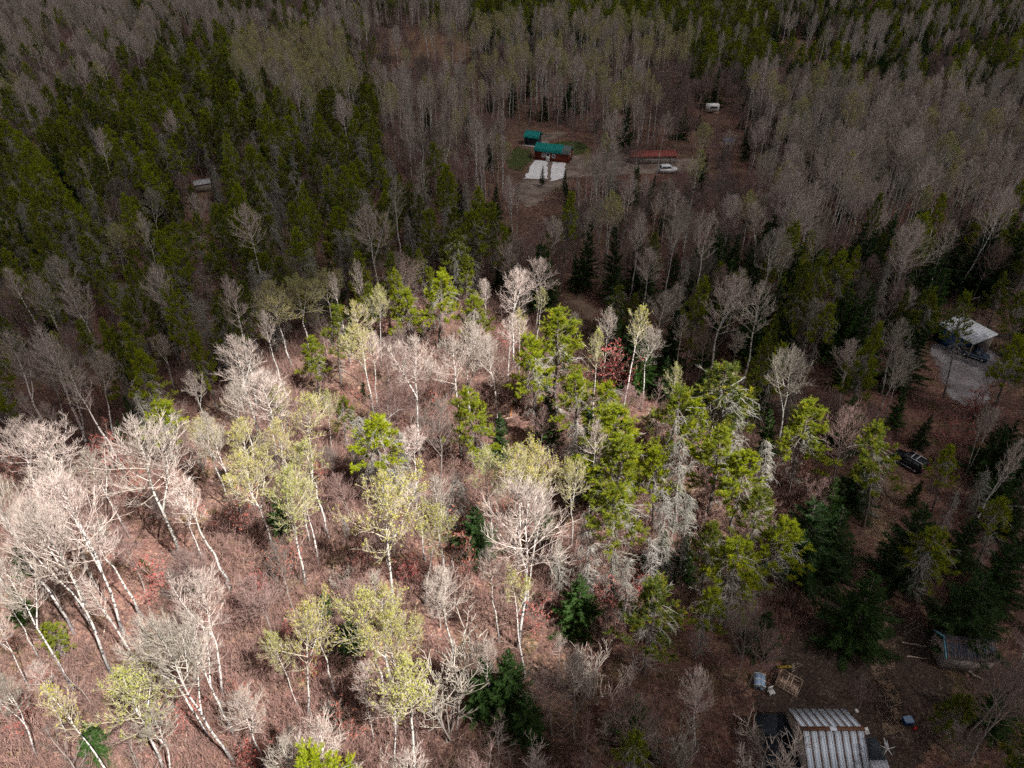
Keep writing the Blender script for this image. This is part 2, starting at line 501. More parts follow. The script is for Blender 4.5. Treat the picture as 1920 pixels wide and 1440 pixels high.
# ------------------------------------------------------------------ trees: one set of models per kind
UPV = np.array([0, 0, 1.0])
def unit(v): return v / (np.linalg.norm(v) + 1e-9)
def dirv(az, pol): return np.array([cos(az) * sin(pol), sin(az) * sin(pol), cos(pol)])
def side(rg, d, ang, up=0.0):
    """a direction ang away from d, turned towards the sky by up"""
    r = rg.normal(size=3); r -= d * r.dot(d); r = unit(r)
    return unit(d * cos(ang) + r * sin(ang) + UPV * up)
def curve(rg, p0, d, L, k, lift=0.0, wob=0.08):
    pts, p, d = [p0], np.array(p0, float), np.array(d, float)
    for _ in range(k - 1):
        d = unit(d + UPV * lift / (k - 1) + rg.normal(size=3) * wob)
        p = p + d * L / (k - 1)
        pts.append(p)
    return pts, d
def along(pts, s):
    s = min(max(s, 0), 0.999) * (len(pts) - 1); i = int(s); f = s - i
    return pts[i] * (1 - f) + pts[i + 1] * f, unit(pts[i + 1] - pts[i])

def trunk_line(rg, H, k=10, wob=0.13, lean=0.0):
    az = rg.uniform(0, 6.28)
    off = np.cumsum(rg.normal(size=(k, 2)) * wob, axis=0); off -= off[0]
    t = np.linspace(0, 1, k)
    x = off[:, 0] + lean * t * H * cos(az); y = off[:, 1] + lean * t * H * sin(az)
    return [np.array([x[i], y[i], t[i] * H - (0.3 if i == 0 else 0)]) for i in range(k)]

def deciduous(rg, H, crown0, spread, nl, bud=0.0, r0=0.17, tw=0.016, forks=1, steep=1.0, dens=1.0, budsize=0.10):
    """bare broadleaf tree: trunk builder, crown builder (mat 0 twigs, mat 1 buds)"""
    T, K = MB(), MB()
    k = 10
    lead = trunk_line(rg, H, k)
    rad = [r0 * (1 - 0.86 * (i / (k - 1)) ** 0.9) * (1.35 if i == 0 else 1) for i in range(k)]
    T.tube(lead, rad, 7, 0)
    leaders = [(lead, rad, crown0, 1.0, nl)]
    for _ in range(forks):                           # a second leader leaves the trunk part way up
        s = rg.uniform(crown0 * 0.75, crown0 * 1.1)
        p, d = along(lead, s)
        L = H * (1 - s) * rg.uniform(0.8, 0.98)
        f, _d = curve(rg, p, side(rg, d, rg.uniform(0.3, 0.55)), L, 7, 0.75, 0.07)
        fr = [r0 * 0.55 * (1 - 0.84 * i / 6) for i in range(7)]
        T.tube(f, fr, 6, 0)
        leaders.append((f, fr, 0.25, 0.75, int(nl * 0.55)))
    for ln, lr, c0, sz, n_ in leaders:
        az = rg.uniform(0, 6.28)
        for i in range(n_):
            u = ((i + rg.uniform(0, 0.9)) / n_) ** 0.85
            az += 2.4 + rg.normal() * 0.35
            s = c0 + (0.985 - c0) * u
            p, d = along(ln, s)
            pol = (radians(72) * (1 - u) + radians(20) * u) * steep * rg.uniform(0.8, 1.2)
            dv = dirv(az, pol)
            hc = H * (1 - crown0)
            zc_, ra, rc = H * crown0 + 0.46 * hc, spread * (0.9 + 0.1 * sz), 0.54 * hc       # branch ends reach a rounded crown
            q0 = np.array([p[0] / ra, p[1] / ra, (p[2] - zc_) / rc]); q1 = np.array([dv[0] / ra, dv[1] / ra, (dv[2] + 0.25) / rc])
            aa, bb, cc_ = q1.dot(q1), q0.dot(q1), q0.dot(q0) - 1
            disc = bb * bb - aa * cc_
            L = (-bb + sqrt(disc)) / aa if disc > 0 else 0.8
            L = max(0.5, min(L, spread * 1.25)) * rg.uniform(0.72, 1.05)
            if u < 0.1: L *= rg.uniform(0.45, 0.9)
            lim, ld = curve(rg, p, dirv(az, pol), L, 5, 0.55, 0.10)
            rr = max(tw * 1.6, min(lr[int(s * (len(lr) - 1))] * 0.6, 0.014 + 0.0085 * L))
            K.tube(lim, [rr, rr * 0.8, rr * 0.62, rr * 0.45, tw * 0.8], 4, 0)
            m = int((3 + L * 2.0) * dens)
            for j in range(m):
                sj = 0.22 + 0.78 * (j + rg.uniform(0, 0.9)) / m
                q, qd = along(lim, sj)
                L2 = (0.30 + L * rg.uniform(0.22, 0.42)) * (1.15 - 0.55 * sj)
                sub, sd = curve(rg, q, side(rg, qd, rg.uniform(0.5, 0.95), 0.25), L2, 4, 0.35, 0.12)
                r2 = tw * 1.25
                K.tube(sub, [r2, r2 * 0.9, r2 * 0.75, r2 * 0.5], 3, 0)
                for _ in range(int(2 + L2 * 2.6 * dens)):
                    w, wd = along(sub, rg.uniform(0.2, 1.0))
                    L3 = rg.uniform(0.28, 0.75)
                    e, ed = curve(rg, w, side(rg, wd, rg.uniform(0.35, 0.85), 0.3), L3, 3, 0.3, 0.12)
                    K.tube(e, [tw * 0.85, tw * 0.7, tw * 0.4], 3, 0)
                    if bud and rg.random() < bud * (0.35 + 0.9 * u):
                        for _b in range(3):
                            c_ = e[-1] - ed * rg.uniform(0, 0.5) * L3 + rg.normal(size=3) * 0.05
                            a_, b_ = rg.normal(size=3), rg.normal(size=3)
                            K.tri(c_ + unit(a_) * budsize, c_ + unit(b_) * budsize, c_ - unit(a_ + b_) * budsize * 0.9, 1)
    return T, K

def pine(rg, H=16.0, live0=0.45, full=1.0, dead=1.0):
    """jack pine: trunk, green crown (0 twigs, 1 needles), dead lower branches"""
    T, K, D = MB(), MB(), MB()
    ln = trunk_line(rg, H, 9, 0.10)
    T.tube(ln, [0.19 * (1 - 0.88 * i / 8) for i in range(9)], 7, 0)
    n_ = int(66 * full)
    az = 0.0
    for i in range(n_):
        u = (i + rg.uniform(0, 0.9)) / n_
        s = live0 + (0.995 - live0) * u
        az += 2.4 + rg.normal() * 0.5
        p, d = along(ln, s)
        L = (2.9 * (1 - u) ** 0.75 + 0.55) * rg.uniform(0.5, 1.2) * full ** 0.3
        b_, bd = curve(rg, p, dirv(az, radians(88) * (1 - u) + radians(38) * u + rg.normal() * 0.12), L, 5, 0.45, 0.14)
        K.tube(b_, [0.032, 0.028, 0.022, 0.016, 0.01], 3, 0)
        tips = [(b_[-1], bd)]
        for j in range(int(3 + L * 3.4)):
            q, qd = along(b_, rg.uniform(0.48, 1.0))
            sub, sd = curve(rg, q, side(rg, qd, rg.uniform(0.5, 1.0), 0.2), rg.uniform(0.3, 0.85), 3, 0.4, 0.12)
            K.tube(sub, [0.015, 0.012, 0.008], 3, 0)
            tips += [(sub[-1], sd), (sub[1], sd)]
            if rg.random() < 0.6: tips.append((sub[1] * 0.5 + sub[2] * 0.5 + rg.normal(size=3) * 0.06, sd))
        for c_, cd in tips:
            for _ in range(13):
                e = side(rg, cd, rg.uniform(0.15, 1.25), 0.15)
                w = unit(np.cross(e, rg.normal(size=3))) * 0.024
                c0 = c_ - cd * rg.uniform(0, 0.22)
                K.tri(c0 - w, c0 + w, c0 + e * rg.uniform(0.2, 0.36), 1)
    for i in range(int(72 * dead)):
        s = rg.uniform(0.14, live0 + 0.42)
        p, d = along(ln, s)
        L = rg.uniform(0.7, 2.3) * (0.5 + s)
        b_, bd = curve(rg, p, dirv(rg.uniform(0, 6.28), rg.uniform(1.3, 1.9)), L, 4, -0.55, 0.16)
        D.tube(b_, [0.024, 0.02, 0.016, 0.01], 3, 0)
        for j in range(int(3 + L * 4)):
            q, qd = along(b_, rg.uniform(0.25, 1.0))
            sub, sd = curve(rg, q, side(rg, qd, rg.uniform(0.5, 1.1), -0.2), rg.uniform(0.25, 0.8), 3, -0.5, 0.15)
            D.tube(sub, [0.014, 0.012, 0.008], 3, 0)
    return T, K, D

def dead_pine(rg, H=14.0, dens=1.0):
    T, K = MB(), MB()
    ln = trunk_line(rg, H, 9, 0.10)
    T.tube(ln, [0.16 * (1 - 0.88 * i / 8) for i in range(9)], 7, 0)
    n_ = int(95 * dens)
    for i in range(n_):
        u = (i + rg.random()) / n_
        s = 0.16 + 0.83 * u
        p, d = along(ln, s)
        L = (1.9 * (1 - u) ** 0.6 + 0.4) * rg.uniform(0.5, 1.2) * (0.55 if u < 0.15 else 1)
        b_, bd = curve(rg, p, dirv(rg.uniform(0, 6.28), rg.uniform(1.15, 1.6)), L, 5, -1.1, 0.18)
        K.tube(b_, [0.026, 0.024, 0.02, 0.016, 0.01], 3, 0)
        for j in range(int(3 + L * 4)):
            q, qd = along(b_, rg.uniform(0.2, 1.0))
            sub, sd = curve(rg, q, side(rg, qd, rg.uniform(0.5, 1.1), -0.1), rg.uniform(0.3, 0.9), 4, -0.9, 0.2)
            K.tube(sub, [0.017, 0.016, 0.013, 0.009], 3, 0)
            for _ in range(3):
                w, wd = along(sub, rg.uniform(0.2, 1))
                e, ed = curve(rg, w, side(rg, wd, rg.uniform(0.6, 1.2), -0.2), rg.uniform(0.15, 0.4), 3, -0.5, 0.2)
                K.tube(e, [0.013, 0.012, 0.008], 3, 0)
    return T, K

def fir(rg, H=8.0, wide=0.24, gap=0.0):
    T, K = MB(), MB()
    ln = trunk_line(rg, H, 6, 0.03)
    T.tube(ln, [0.13 * (1 - 0.9 * i / 5) for i in range(6)], 6, 0)
    lev = int(H * 2.5)
    for i in range(lev):
        u = (i + 0.5) / lev
        s = 0.05 + gap + (0.94 - gap) * u
        nb = int(8 - 3.5 * u)
        a0 = rg.uniform(0, 6.28)
        for j in range(nb):
            L = (wide * H * (1 - u) ** 0.85 + 0.16) * rg.uniform(0.5, 1.25)
            p, d = along(ln, min(0.995, s + rg.normal() * 0.014))
            b_, bd = curve(rg, p, dirv(a0 + j * 6.28 / nb + rg.normal() * 0.2, radians(100) * (1 - u) + radians(40) * u), L, 4, 0.18 * (1 - u), 0.06)
            K.tube(b_, [0.02, 0.016, 0.012, 0.006], 3, 0)
            m = int(5 + L * 8)
            for q_ in range(m):
                sq = 0.12 + 0.88 * (q_ + rg.random()) / m
                q, qd = along(b_, sq)
                for sgn in (-1, 1):
                    lat = unit(np.cross(qd, UPV)) * sgn
                    e = unit(lat * 0.8 + qd * 0.7 + UPV * rg.normal() * 0.4)
                    le = (0.16 + 0.30 * L * (1 - 0.75 * sq)) * rg.uniform(0.7, 1.2)
                    w = unit(np.cross(e, UPV + rg.normal(size=3) * 0.9)) * (0.030 + 0.025 * le)
                    K.tri(q - w, q + w, q + e * le - UPV * le * 0.12, 1)
                    K.tri(q + e * le * 0.25 - w, q + e * le * 0.25 + w + UPV * 0.03, q + unit(e + qd * 0.9) * le * 0.95, 1)
    return T, K

def shrub(rg, H=4.5, stems=6, bud=0.7, tw=0.013, dens=1.0):
    """several stems from one foot"""
    T, K = MB(), MB()
    for i in range(stems):
        st, sd = curve(rg, np.array([rg.normal() * 0.12, rg.normal() * 0.12, -0.1]), dirv(rg.uniform(0, 6.28), rg.uniform(0.08, 0.42)), H * rg.uniform(0.65, 1.05), 6, 0.15, 0.08)
        T.tube(st, [0.035, 0.03, 0.026, 0.02, 0.015, 0.01], 4, 0)
        for j in range(int(11 * dens)):
            p, d = along(st, rg.uniform(0.3, 1.0))
            b_, bd = curve(rg, p, side(rg, d, rg.uniform(0.45, 0.9), 0.2), rg.uniform(0.4, 1.2), 4, 0.4, 0.1)
            K.tube(b_, [tw * 1.2, tw, tw * 0.8, tw * 0.5], 3, 0)
            for _ in range(4):
                q, qd = along(b_, rg.uniform(0.2, 1))
                e, ed = curve(rg, q, side(rg, qd, rg.uniform(0.4, 0.9), 0.2), rg.uniform(0.2, 0.5), 3, 0.3, 0.1)
                K.tube(e, [tw * 0.8, tw * 0.7, tw * 0.4], 3, 0)
                if rg.random() < bud:
                    for _b in range(2):
                        c_ = e[-1] + rg.normal(size=3) * 0.06
                        a_, b2 = rg.normal(size=3), rg.normal(size=3)
                        K.tri(c_ + unit(a_) * 0.08, c_ + unit(b2) * 0.08, c_ - unit(a_ + b2) * 0.07, 1)
    return T, K

def sapling(rg, H=7.0):
    T, K = MB(), MB()
    ln = trunk_line(rg, H, 7, 0.10, rg.uniform(0, 0.06))
    T.tube(ln, [0.055 * (1 - 0.85 * i / 6) for i in range(7)], 5, 0)
    for i in range(20):
        u = i / 20
        p, d = along(ln, 0.25 + 0.74 * u)
        L = (1.7 * (1 - u) ** 0.7 + 0.3) * rg.uniform(0.5, 1.2)
        b_, bd = curve(rg, p, dirv(i * 2.4 + rg.normal() * 0.4, radians(62) * (1 - u) + 0.4), L, 4, 0.5, 0.1)
        K.tube(b_, [0.018, 0.015, 0.012, 0.008], 3, 0)
        for j in range(int(3 + L * 4)):
            q, qd = along(b_, rg.uniform(0.2, 1))
            e, ed = curve(rg, q, side(rg, qd, rg.uniform(0.4, 0.9), 0.25), rg.uniform(0.25, 0.7), 3, 0.3, 0.12)
            K.tube(e, [0.012, 0.010, 0.006], 3, 0)
    return T, K

def sticks(rg):
    """dead branches lying about"""
    K = MB()
    for i in range(4):
        a = rg.uniform(0, 6.28)
        b_, bd = curve(rg, np.array([rg.normal() * 0.8, rg.normal() * 0.8, 0.05]), np.array([cos(a), sin(a), 0.03]), rg.uniform(0.8, 2.6), 4, -0.03, 0.10)
        r = rg.uniform(0.015, 0.05)
        K.tube(b_, [r, r * 0.9, r * 0.7, r * 0.4], 4, 0)
    return K

def brush(rg):
    K = MB()
    for i in range(9):
        b_, bd = curve(rg, np.array([rg.normal() * 0.35, rg.normal() * 0.35, -0.05]), dirv(rg.uniform(0, 6.28), rg.uniform(0.05, 0.7)), rg.uniform(0.5, 1.7), 4, 0.1, 0.12)
        K.tube(b_, [0.014, 0.012, 0.010, 0.006], 3, 0)
        for j in range(5):
            q, qd = along(b_, rg.uniform(0.3, 1))
            e, ed = curve(rg, q, side(rg, qd, rg.uniform(0.4, 0.9), 0.2), rg.uniform(0.2, 0.6), 3, 0.2, 0.1)
            K.tube(e, [0.010, 0.008, 0.005], 3, 0)
    return K

# KINDS[kind] = list of variants; a variant = (height, [(part name, mesh), ...], joined mesh)
KINDS = {}
def add_kind(kind, H, parts, names, mats):
    parts_out, J, jm = [], MB(), []
    for mb, nm, mm in zip(parts, names, mats):
        parts_out.append((nm, mb.mesh(nm, mm)))
        J.join(mb, len(jm)); jm += mm
    KINDS.setdefault(kind, []).append((H, parts_out, J.mesh(kind, jm)))

TK = ("trunk", "crown")
for i in range(10):
    rg = np.random.default_rng(100 + i)
    add_kind("bare_aspen", 20.0, deciduous(rg, 20.0, (0.54, 0.50, 0.6, 0.55, 0.62, 0.52, 0.62, 0.66, 0.6, 0.7)[i], (3.7, 4.3, 3.2, 3.8, 3.0, 4.0, 2.1, 1.9, 2.3, 1.8)[i], 30 if i < 6 else 26, 0.0, 0.17, 0.0145, (1, 1, 0, 2, 1, 1, 1, 0, 0, 1)[i], 1.0 if i < 6 else 0.8, 1.1 if i < 6 else 0.95), TK, (["aspen_bark"], ["aspen_twig"]))
for i in range(8):
    rg = np.random.default_rng(140 + i)
    add_kind("budding_aspen", 20.0, deciduous(rg, 20.0, (0.52, 0.6, 0.48, 0.56, 0.64, 0.64, 0.68, 0.6)[i], (3.8, 3.2, 4.5, 3.6, 3.0, 2.1, 1.9, 2.3)[i], 32 if i < 5 else 26, 0.75, 0.16, 0.0145, (1, 0, 1, 2, 1, 0, 1, 0)[i], 1.0 if i < 5 else 0.85, 1.1 if i < 5 else 0.95, 0.085), TK, (["aspen_bark"], ["bud_twig", "bud"]))
for i in range(4):
    rg = np.random.default_rng(170 + i)
    add_kind("bare_maple", 14.0, deciduous(rg, 14.0, (0.34, 0.4, 0.3, 0.45)[i], (3.8, 3.2, 4.2, 3.0)[i], 28, 0.0, 0.11, 0.012, (1, 2, 1, 1)[i], 0.9, 1.1), TK, (["maple_bark"], ["maple_twig"]))
for i in range(6):
    rg = np.random.default_rng(200 + i)
    add_kind("jack_pine", 16.0, pine(rg, 16.0, (0.42, 0.5, 0.36, 0.55, 0.46, 0.3)[i], (1.0, 0.85, 1.15, 0.75, 1.0, 1.1)[i], (1.0, 1.4, 0.7, 1.5, 1.2, 0.6)[i]), ("trunk", "crown", "dead_branches"), (["pine_bark"], ["pine_bark", "pine_needle"], ["dead_twig"]))
for i in range(4):
    rg = np.random.default_rng(230 + i)
    add_kind("dead_pine", 14.0, dead_pine(rg, 14.0, (1.0, 1.25, 0.8, 1.1)[i]), TK, (["dead_bark"], ["dead_twig"]))
for i in range(5):
    rg = np.random.default_rng(260 + i)
    add_kind("fir_tree", 8.0, fir(rg, 8.0, (0.22, 0.27, 0.18, 0.3, 0.16)[i], (0, 0, 0.05, 0, 0.1)[i]), TK, (["pine_bark"], ["pine_bark", "fir_needle"]))
for i in range(3):
    rg = np.random.default_rng(290 + i)
    add_kind("red_shrub", 4.5, shrub(rg, 4.5, (6, 8, 5)[i]), TK, (["red_twig"], ["red_twig", "red_bud"]))
for i in range(3):
    rg = np.random.default_rng(310 + i)
    add_kind("bare_shrub", 4.5, shrub(rg, 4.5, (7, 9, 6)[i], 0.0, 0.018, 1.5), TK, (["maple_bark"], ["aspen_twig"]))
for i in range(4):
    rg = np.random.default_rng(330 + i)
    add_kind("bare_sapling", 7.0, sapling(rg, 7.0), TK, (["maple_bark"], ["maple_twig"]))
for i in range(4):
    rg = np.random.default_rng(350 + i)
    bm_ = brush(rg)
    KINDS.setdefault("brush", []).append((1.5, [], bm_.mesh("brush", ["brush_twig"])))

for i in range(3):
    rg = np.random.default_rng(370 + i)
    KINDS.setdefault("sticks", []).append((1.5, [], sticks(rg).mesh("sticks", ["log_stick"])))

CATEGORY = {"bare_aspen": "aspen", "budding_aspen": "aspen", "bare_maple": "tree", "jack_pine": "pine tree", "dead_pine": "dead tree", "fir_tree": "fir tree",
            "red_shrub": "shrub", "bare_shrub": "shrub", "bare_sapling": "sapling"}

def plant(kind, x, y, h, label, group, var=0, rz=0.0, wide=1.0, lean=(0, 0)):
    H, parts, _j = KINDS[kind][var % len(KINDS[kind])]
    t = empty(kind, (x, y, gz(x, y)), 0.0, label=label, cat=CATEGORY[kind], group=group)
    s = h / H
    t.scale = (s * wide, s * wide, s)
    t.rotation_euler = (lean[0], lean[1], rz)
    for nm, me in parts:
        o = link(nm, me, t)
        if nm == "dead_branches": o["kind"] = "stuff"
    return t

def scatter(name, kind, pts, label, cat):
    """the many that are left: one object that sets out copies of the models on points (x, y, z, rot, scale, variant)"""
    if not pts: return
    col = bpy.data.collections.new(kind + " models")
    for i, (H, _p, me) in enumerate(KINDS[kind]):
        col.objects.link(bpy.data.objects.new("%s model %02d" % (kind, i), me))
    A = np.array(pts, float)
    me = bpy.data.meshes.new(name)
    me.vertices.add(len(A)); me.vertices.foreach_set("co", A[:, :3].ravel().astype(np.float32))
    for nm, tp, dat in (("turn", 'FLOAT_VECTOR', np.stack([A[:, 6], A[:, 7], A[:, 3]], -1)), ("size", 'FLOAT', A[:, 4]), ("model", 'INT', A[:, 5].astype(int))):
        at = me.attributes.new(nm, tp, 'POINT')
        if tp == 'FLOAT_VECTOR': at.data.foreach_set("vector", dat.ravel().astype(np.float32))
        else: at.data.foreach_set("value", dat.astype(np.float32 if tp == 'FLOAT' else np.int32))
    o = link(name, me)
    g = bpy.data.node_groups.new(name, 'GeometryNodeTree')
    g.interface.new_socket("Geometry", in_out='INPUT', socket_type='NodeSocketGeometry')
    g.interface.new_socket("Geometry", in_out='OUTPUT', socket_type='NodeSocketGeometry')
    gi, go = g.nodes.new("NodeGroupInput"), g.nodes.new("NodeGroupOutput")
    ip, ci = g.nodes.new("GeometryNodeInstanceOnPoints"), g.nodes.new("GeometryNodeCollectionInfo")
    ci.inputs["Collection"].default_value = col
    ci.inputs["Separate Children"].default_value = True
    ci.inputs["Reset Children"].default_value = True
    ip.inputs["Pick Instance"].default_value = True
    g.links.new(gi.outputs[0], ip.inputs["Points"]); g.links.new(ci.outputs[0], ip.inputs["Instance"])
    for nm, tp, sock in (("turn", 'FLOAT_VECTOR', "Rotation"), ("size", 'FLOAT', "Scale"), ("model", 'INT', "Instance Index")):
        a = g.nodes.new("GeometryNodeInputNamedAttribute"); a.data_type = tp
        a.inputs["Name"].default_value = nm
        g.links.new(a.outputs[0], ip.inputs[sock])
    g.links.new(ip.outputs[0], go.inputs[0])
    md = o.modifiers.new("scatter", 'NODES'); md.node_group = g
    tag(o, label=label, cat=cat, kind="stuff")
    return o

# ------------------------------------------------------------------ buildings and things
M["red_wall"] = plain("red_brown_boards", (0.20, 0.045, 0.03), 0.8, 0, 0.35, 3)
M["teal_roof"] = plain("teal_metal_roof", (0.012, 0.25, 0.24), 0.55, 0, 0.2, 0.8)
M["grey_roof"] = plain("grey_roof_panels", (0.16, 0.19, 0.19), 0.7, 0, 0.3, 2)
M["white_paint"] = plain("white_paint", (0.78, 0.78, 0.78), 0.6, 0, 0.12)
M["dark_wall"] = plain("dark_slate_wall", (0.05, 0.06, 0.08), 0.7, 0, 0.3)
M["concrete"] = plain("concrete", (0.52, 0.50, 0.48), 0.9, 0, 0.2)
M["glass"] = plain("window_glass", (0.05, 0.06, 0.07), 0.08, 0, 0.1)
M["black_shingle"] = plain("black_shingles", (0.022, 0.028, 0.04), 0.85, 0, 0.45, 2.5)
M["slate_shingle"] = plain("slate_shingles", (0.05, 0.065, 0.08), 0.85, 0, 0.4, 4)
M["red_roof"] = plain("red_tin_roof", (0.34, 0.10, 0.085), 0.7, 0, 0.4, 0.8)
M["white_roof"] = plain("white_tin_roof", (0.72, 0.76, 0.82), 0.5, 0, 0.1, 0.6)
M["blue_wall"] = plain("blue_wall", (0.022, 0.10, 0.27), 0.7, 0, 0.3)
M["pale_wall"] = plain("pale_boards", (0.36, 0.31, 0.28), 0.85, 0, 0.3)
M["blue_trim"] = plain("light_blue_trim", (0.16, 0.42, 0.55), 0.6, 0, 0.15)
M["blue_roof"] = plain("worn_blue_roof", (0.05, 0.075, 0.12), 0.8, 0, 0.3, 2, (0.17, 0.12, 0.10))
M["raw_wood"] = plain("weathered_wood", (0.52, 0.38, 0.30), 0.9, 0, 0.3, 6)
M["grey_wood"] = plain("grey_wood", (0.30, 0.26, 0.23), 0.9, 0, 0.35, 5)
M["yellow_wood"] = plain("yellow_board", (0.40, 0.26, 0.03), 0.8, 0, 0.4, 4, (0.22, 0.17, 0.04))
M["orange_wood"] = plain("orange_board", (0.42, 0.16, 0.05), 0.85, 0, 0.3, 4)
M["blue_plastic"] = plain("blue_plastic", (0.03, 0.10, 0.32), 0.45, 0, 0.1)
M["pale_blue"] = plain("pale_blue_sheet", (0.42, 0.56, 0.68), 0.5, 0, 0.15)
M["pale_lid"] = plain("pale_blue_lid", (0.30, 0.42, 0.62), 0.5, 0, 0.1)
M["red_plastic"] = plain("red_plastic", (0.40, 0.03, 0.03), 0.5, 0, 0.1)
M["teal_hull"] = plain("teal_hull", (0.03, 0.13, 0.17), 0.5, 0, 0.2)
M["tarp"] = plain("blue_tarp", (0.16, 0.22, 0.50), 0.5, 0, 0.4, 3)
M["galv"] = plain("galvanised_metal", (0.50, 0.52, 0.54), 0.4, 0.3, 0.25, 3)
M["tin_grey"] = plain("tin_sheet", (0.45, 0.44, 0.48), 0.5, 0.1, 0.3, 2)
M["black_car"] = plain("black_car_paint", (0.012, 0.013, 0.018), 0.2, 0, 0.1)
M["blue_car"] = plain("faded_blue_car_paint", (0.06, 0.085, 0.13), 0.35, 0, 0.3)
M["white_car"] = plain("white_car_paint", (0.72, 0.73, 0.76), 0.3, 0, 0.1)
M["tyre"] = plain("tyre_rubber", (0.015, 0.015, 0.015), 0.9)
M["lamp_red"] = plain("tail_light", (0.25, 0.02, 0.02), 0.3)
M["lamp_white"] = plain("head_light", (0.6, 0.6, 0.62), 0.2)
M["log_bark"] = plain("fallen_wood", (0.36, 0.28, 0.23), 0.9, 0, 0.5, 3)
M["log_pale"] = plain("pale_fallen_wood", (0.52, 0.42, 0.34), 0.9, 0, 0.3, 3)

# rusty corrugated metal: bare in the middle of each sheet, rust along the laps
m, n, l, b = mat("rusty_roof_metal", 0.5)
tc = n.new("ShaderNodeTexCoord"); sx = N(n, "SeparateXYZ"); l.new(tc.outputs["Object"], sx.inputs[0])
ab = N(n, "Math", operation='ABSOLUTE'); l.new(sx.outputs[0], ab.inputs[0])
nz = noise(n, l, 1.0, 4, stretched(n, l, (7, 1.4, 1)))
ma = N(n, "Math", operation='MULTIPLY_ADD'); l.new(nz, ma.inputs[0]); ma.inputs[1].default_value = 0.16; l.new(ab.outputs[0], ma.inputs[2])
f = ramp(n, l, ma.outputs[0], (0.305, 0.0), (0.35, 1.0))
base = mixc(n, l, noise(n, l, 3.0, 3, stretched(n, l, (1, 1, 1))), (0.50, 0.56, 0.65), (0.62, 0.68, 0.76))
rust = mixc(n, l, nz, (0.05, 0.028, 0.022), (0.17, 0.075, 0.04))
l.new(mixc(n, l, f, base, rust), b.inputs["Base Color"])
M["rusty"] = m

def gable(name_, L, W, wall_h, ridge_h, over, loc, rz, wall_m, roof_m, label, cat, thick=0.12, panels=0, panel_m=None, ends=None, panel_cols=None):
    """a gabled building; its ridge along local x, front at local -y; parts wall, roof (> roof_panel)"""
    t = empty(name_, loc, rz, label=label, cat=cat)
    w = MB()
    w.prism([(-L / 2, -W / 2, -0.3), (-L / 2, W / 2, -0.3), (-L / 2, W / 2, wall_h), (-L / 2, 0, ridge_h), (-L / 2, -W / 2, wall_h)][::-1], (L, 0, 0))
    part("wall", w, wall_m, t)
    k = (ridge_h - wall_h) / (W / 2)
    ey, ez = W / 2 + over, wall_h - over * k
    rf = None
    for s in (-1, 1):
        r = MB()
        lo = [(-L / 2 - over, 0, ridge_h + 0.02), (-L / 2 - over, s * ey, ez + 0.02), (-L / 2 - over, s * ey, ez + thick), (-L / 2 - over, 0, ridge_h + thick)]
        r.prism(lo if s < 0 else lo[::-1], (L + 2 * over, 0, 0))
        if rf is None:
            rf = part("roof", r, roof_m, t)
        else:
            part("roof_slope", r, roof_m, rf)
        if panels:
            sl = sqrt(ey ** 2 + (ridge_h - ez) ** 2)
            pw = (L + 2 * over) / panels
            me = MB()
            for (a, wd, hh) in ((0, pw * 0.94, 0.012), (-pw * 0.2, 0.05, 0.04), (pw * 0.2, 0.05, 0.04), (-pw * 0.44, 0.06, 0.05), (pw * 0.44, 0.06, 0.05)):
                me.box((a, -sl / 2, 0.006 + hh / 2 + (0 if wd > 0.2 else 0.012)), (wd, sl + 0.06, hh))
            mesh = me.mesh("roof_panel", [panel_m or roof_m])
            mesh2 = None
            for i in range(panels):
                mm_ = mesh
                if panel_cols and panel_cols.get(i):
                    if mesh2 is None:
                        mesh2 = me.mesh("roof_panel", [panel_cols[i]])
                    mm_ = mesh2
                o = link("roof_panel", mm_, rf)
                o.location = (-L / 2 - over + pw * (i + 0.5), 0, ridge_h + thick + 0.004)
                ang = atan2(ridge_h - ez, ey)
                o.rotation_euler = (ang, 0, 0) if s < 0 else (ang, 0, pi)
                if s > 0: o.rotation_mode = 'XYZ'
    return t, rf

def opening(t, kind, x, z, w, h, y, frame_m="white_paint", pane_m="glass", axis='y'):
    """window or door: a frame of four bars round a pane, standing proud of the wall"""
    fr = MB(); b_ = 0.12 if kind == "window" else 0.14
    D = lambda c, s: fr.box(c, s)
    D((x - w / 2, y, z), (b_, 0.10, h + b_)); D((x + w / 2, y, z), (b_, 0.10, h + b_))
    D((x, y + 0.003, z + h / 2), (w + b_, 0.10, b_)); D((x, y + 0.003, z - h / 2), (w + b_, 0.10, b_))
    if kind == "window": D((x, y + 0.004, z), (w, 0.07, 0.06))
    o = part(kind, fr, frame_m, t)
    if kind == "door":
        part("door_leaf", MB().box((x, y + 0.02, z - h * 0.2), (w - 0.1, 0.06, h * 0.56)), frame_m, o)
        part("pane", MB().box((x, y + 0.02, z + h * 0.27), (w - 0.16, 0.05, h * 0.36)), pane_m, o)
        part("handle", MB().box((x + w * 0.3, y - 0.06, z - 0.1), (0.05, 0.06, 0.14)), "galv", o)
    else:
        part("pane", MB().box((x, y + 0.03, z), (w - 0.08, 0.04, h - 0.08)), pane_m, o)
    return o

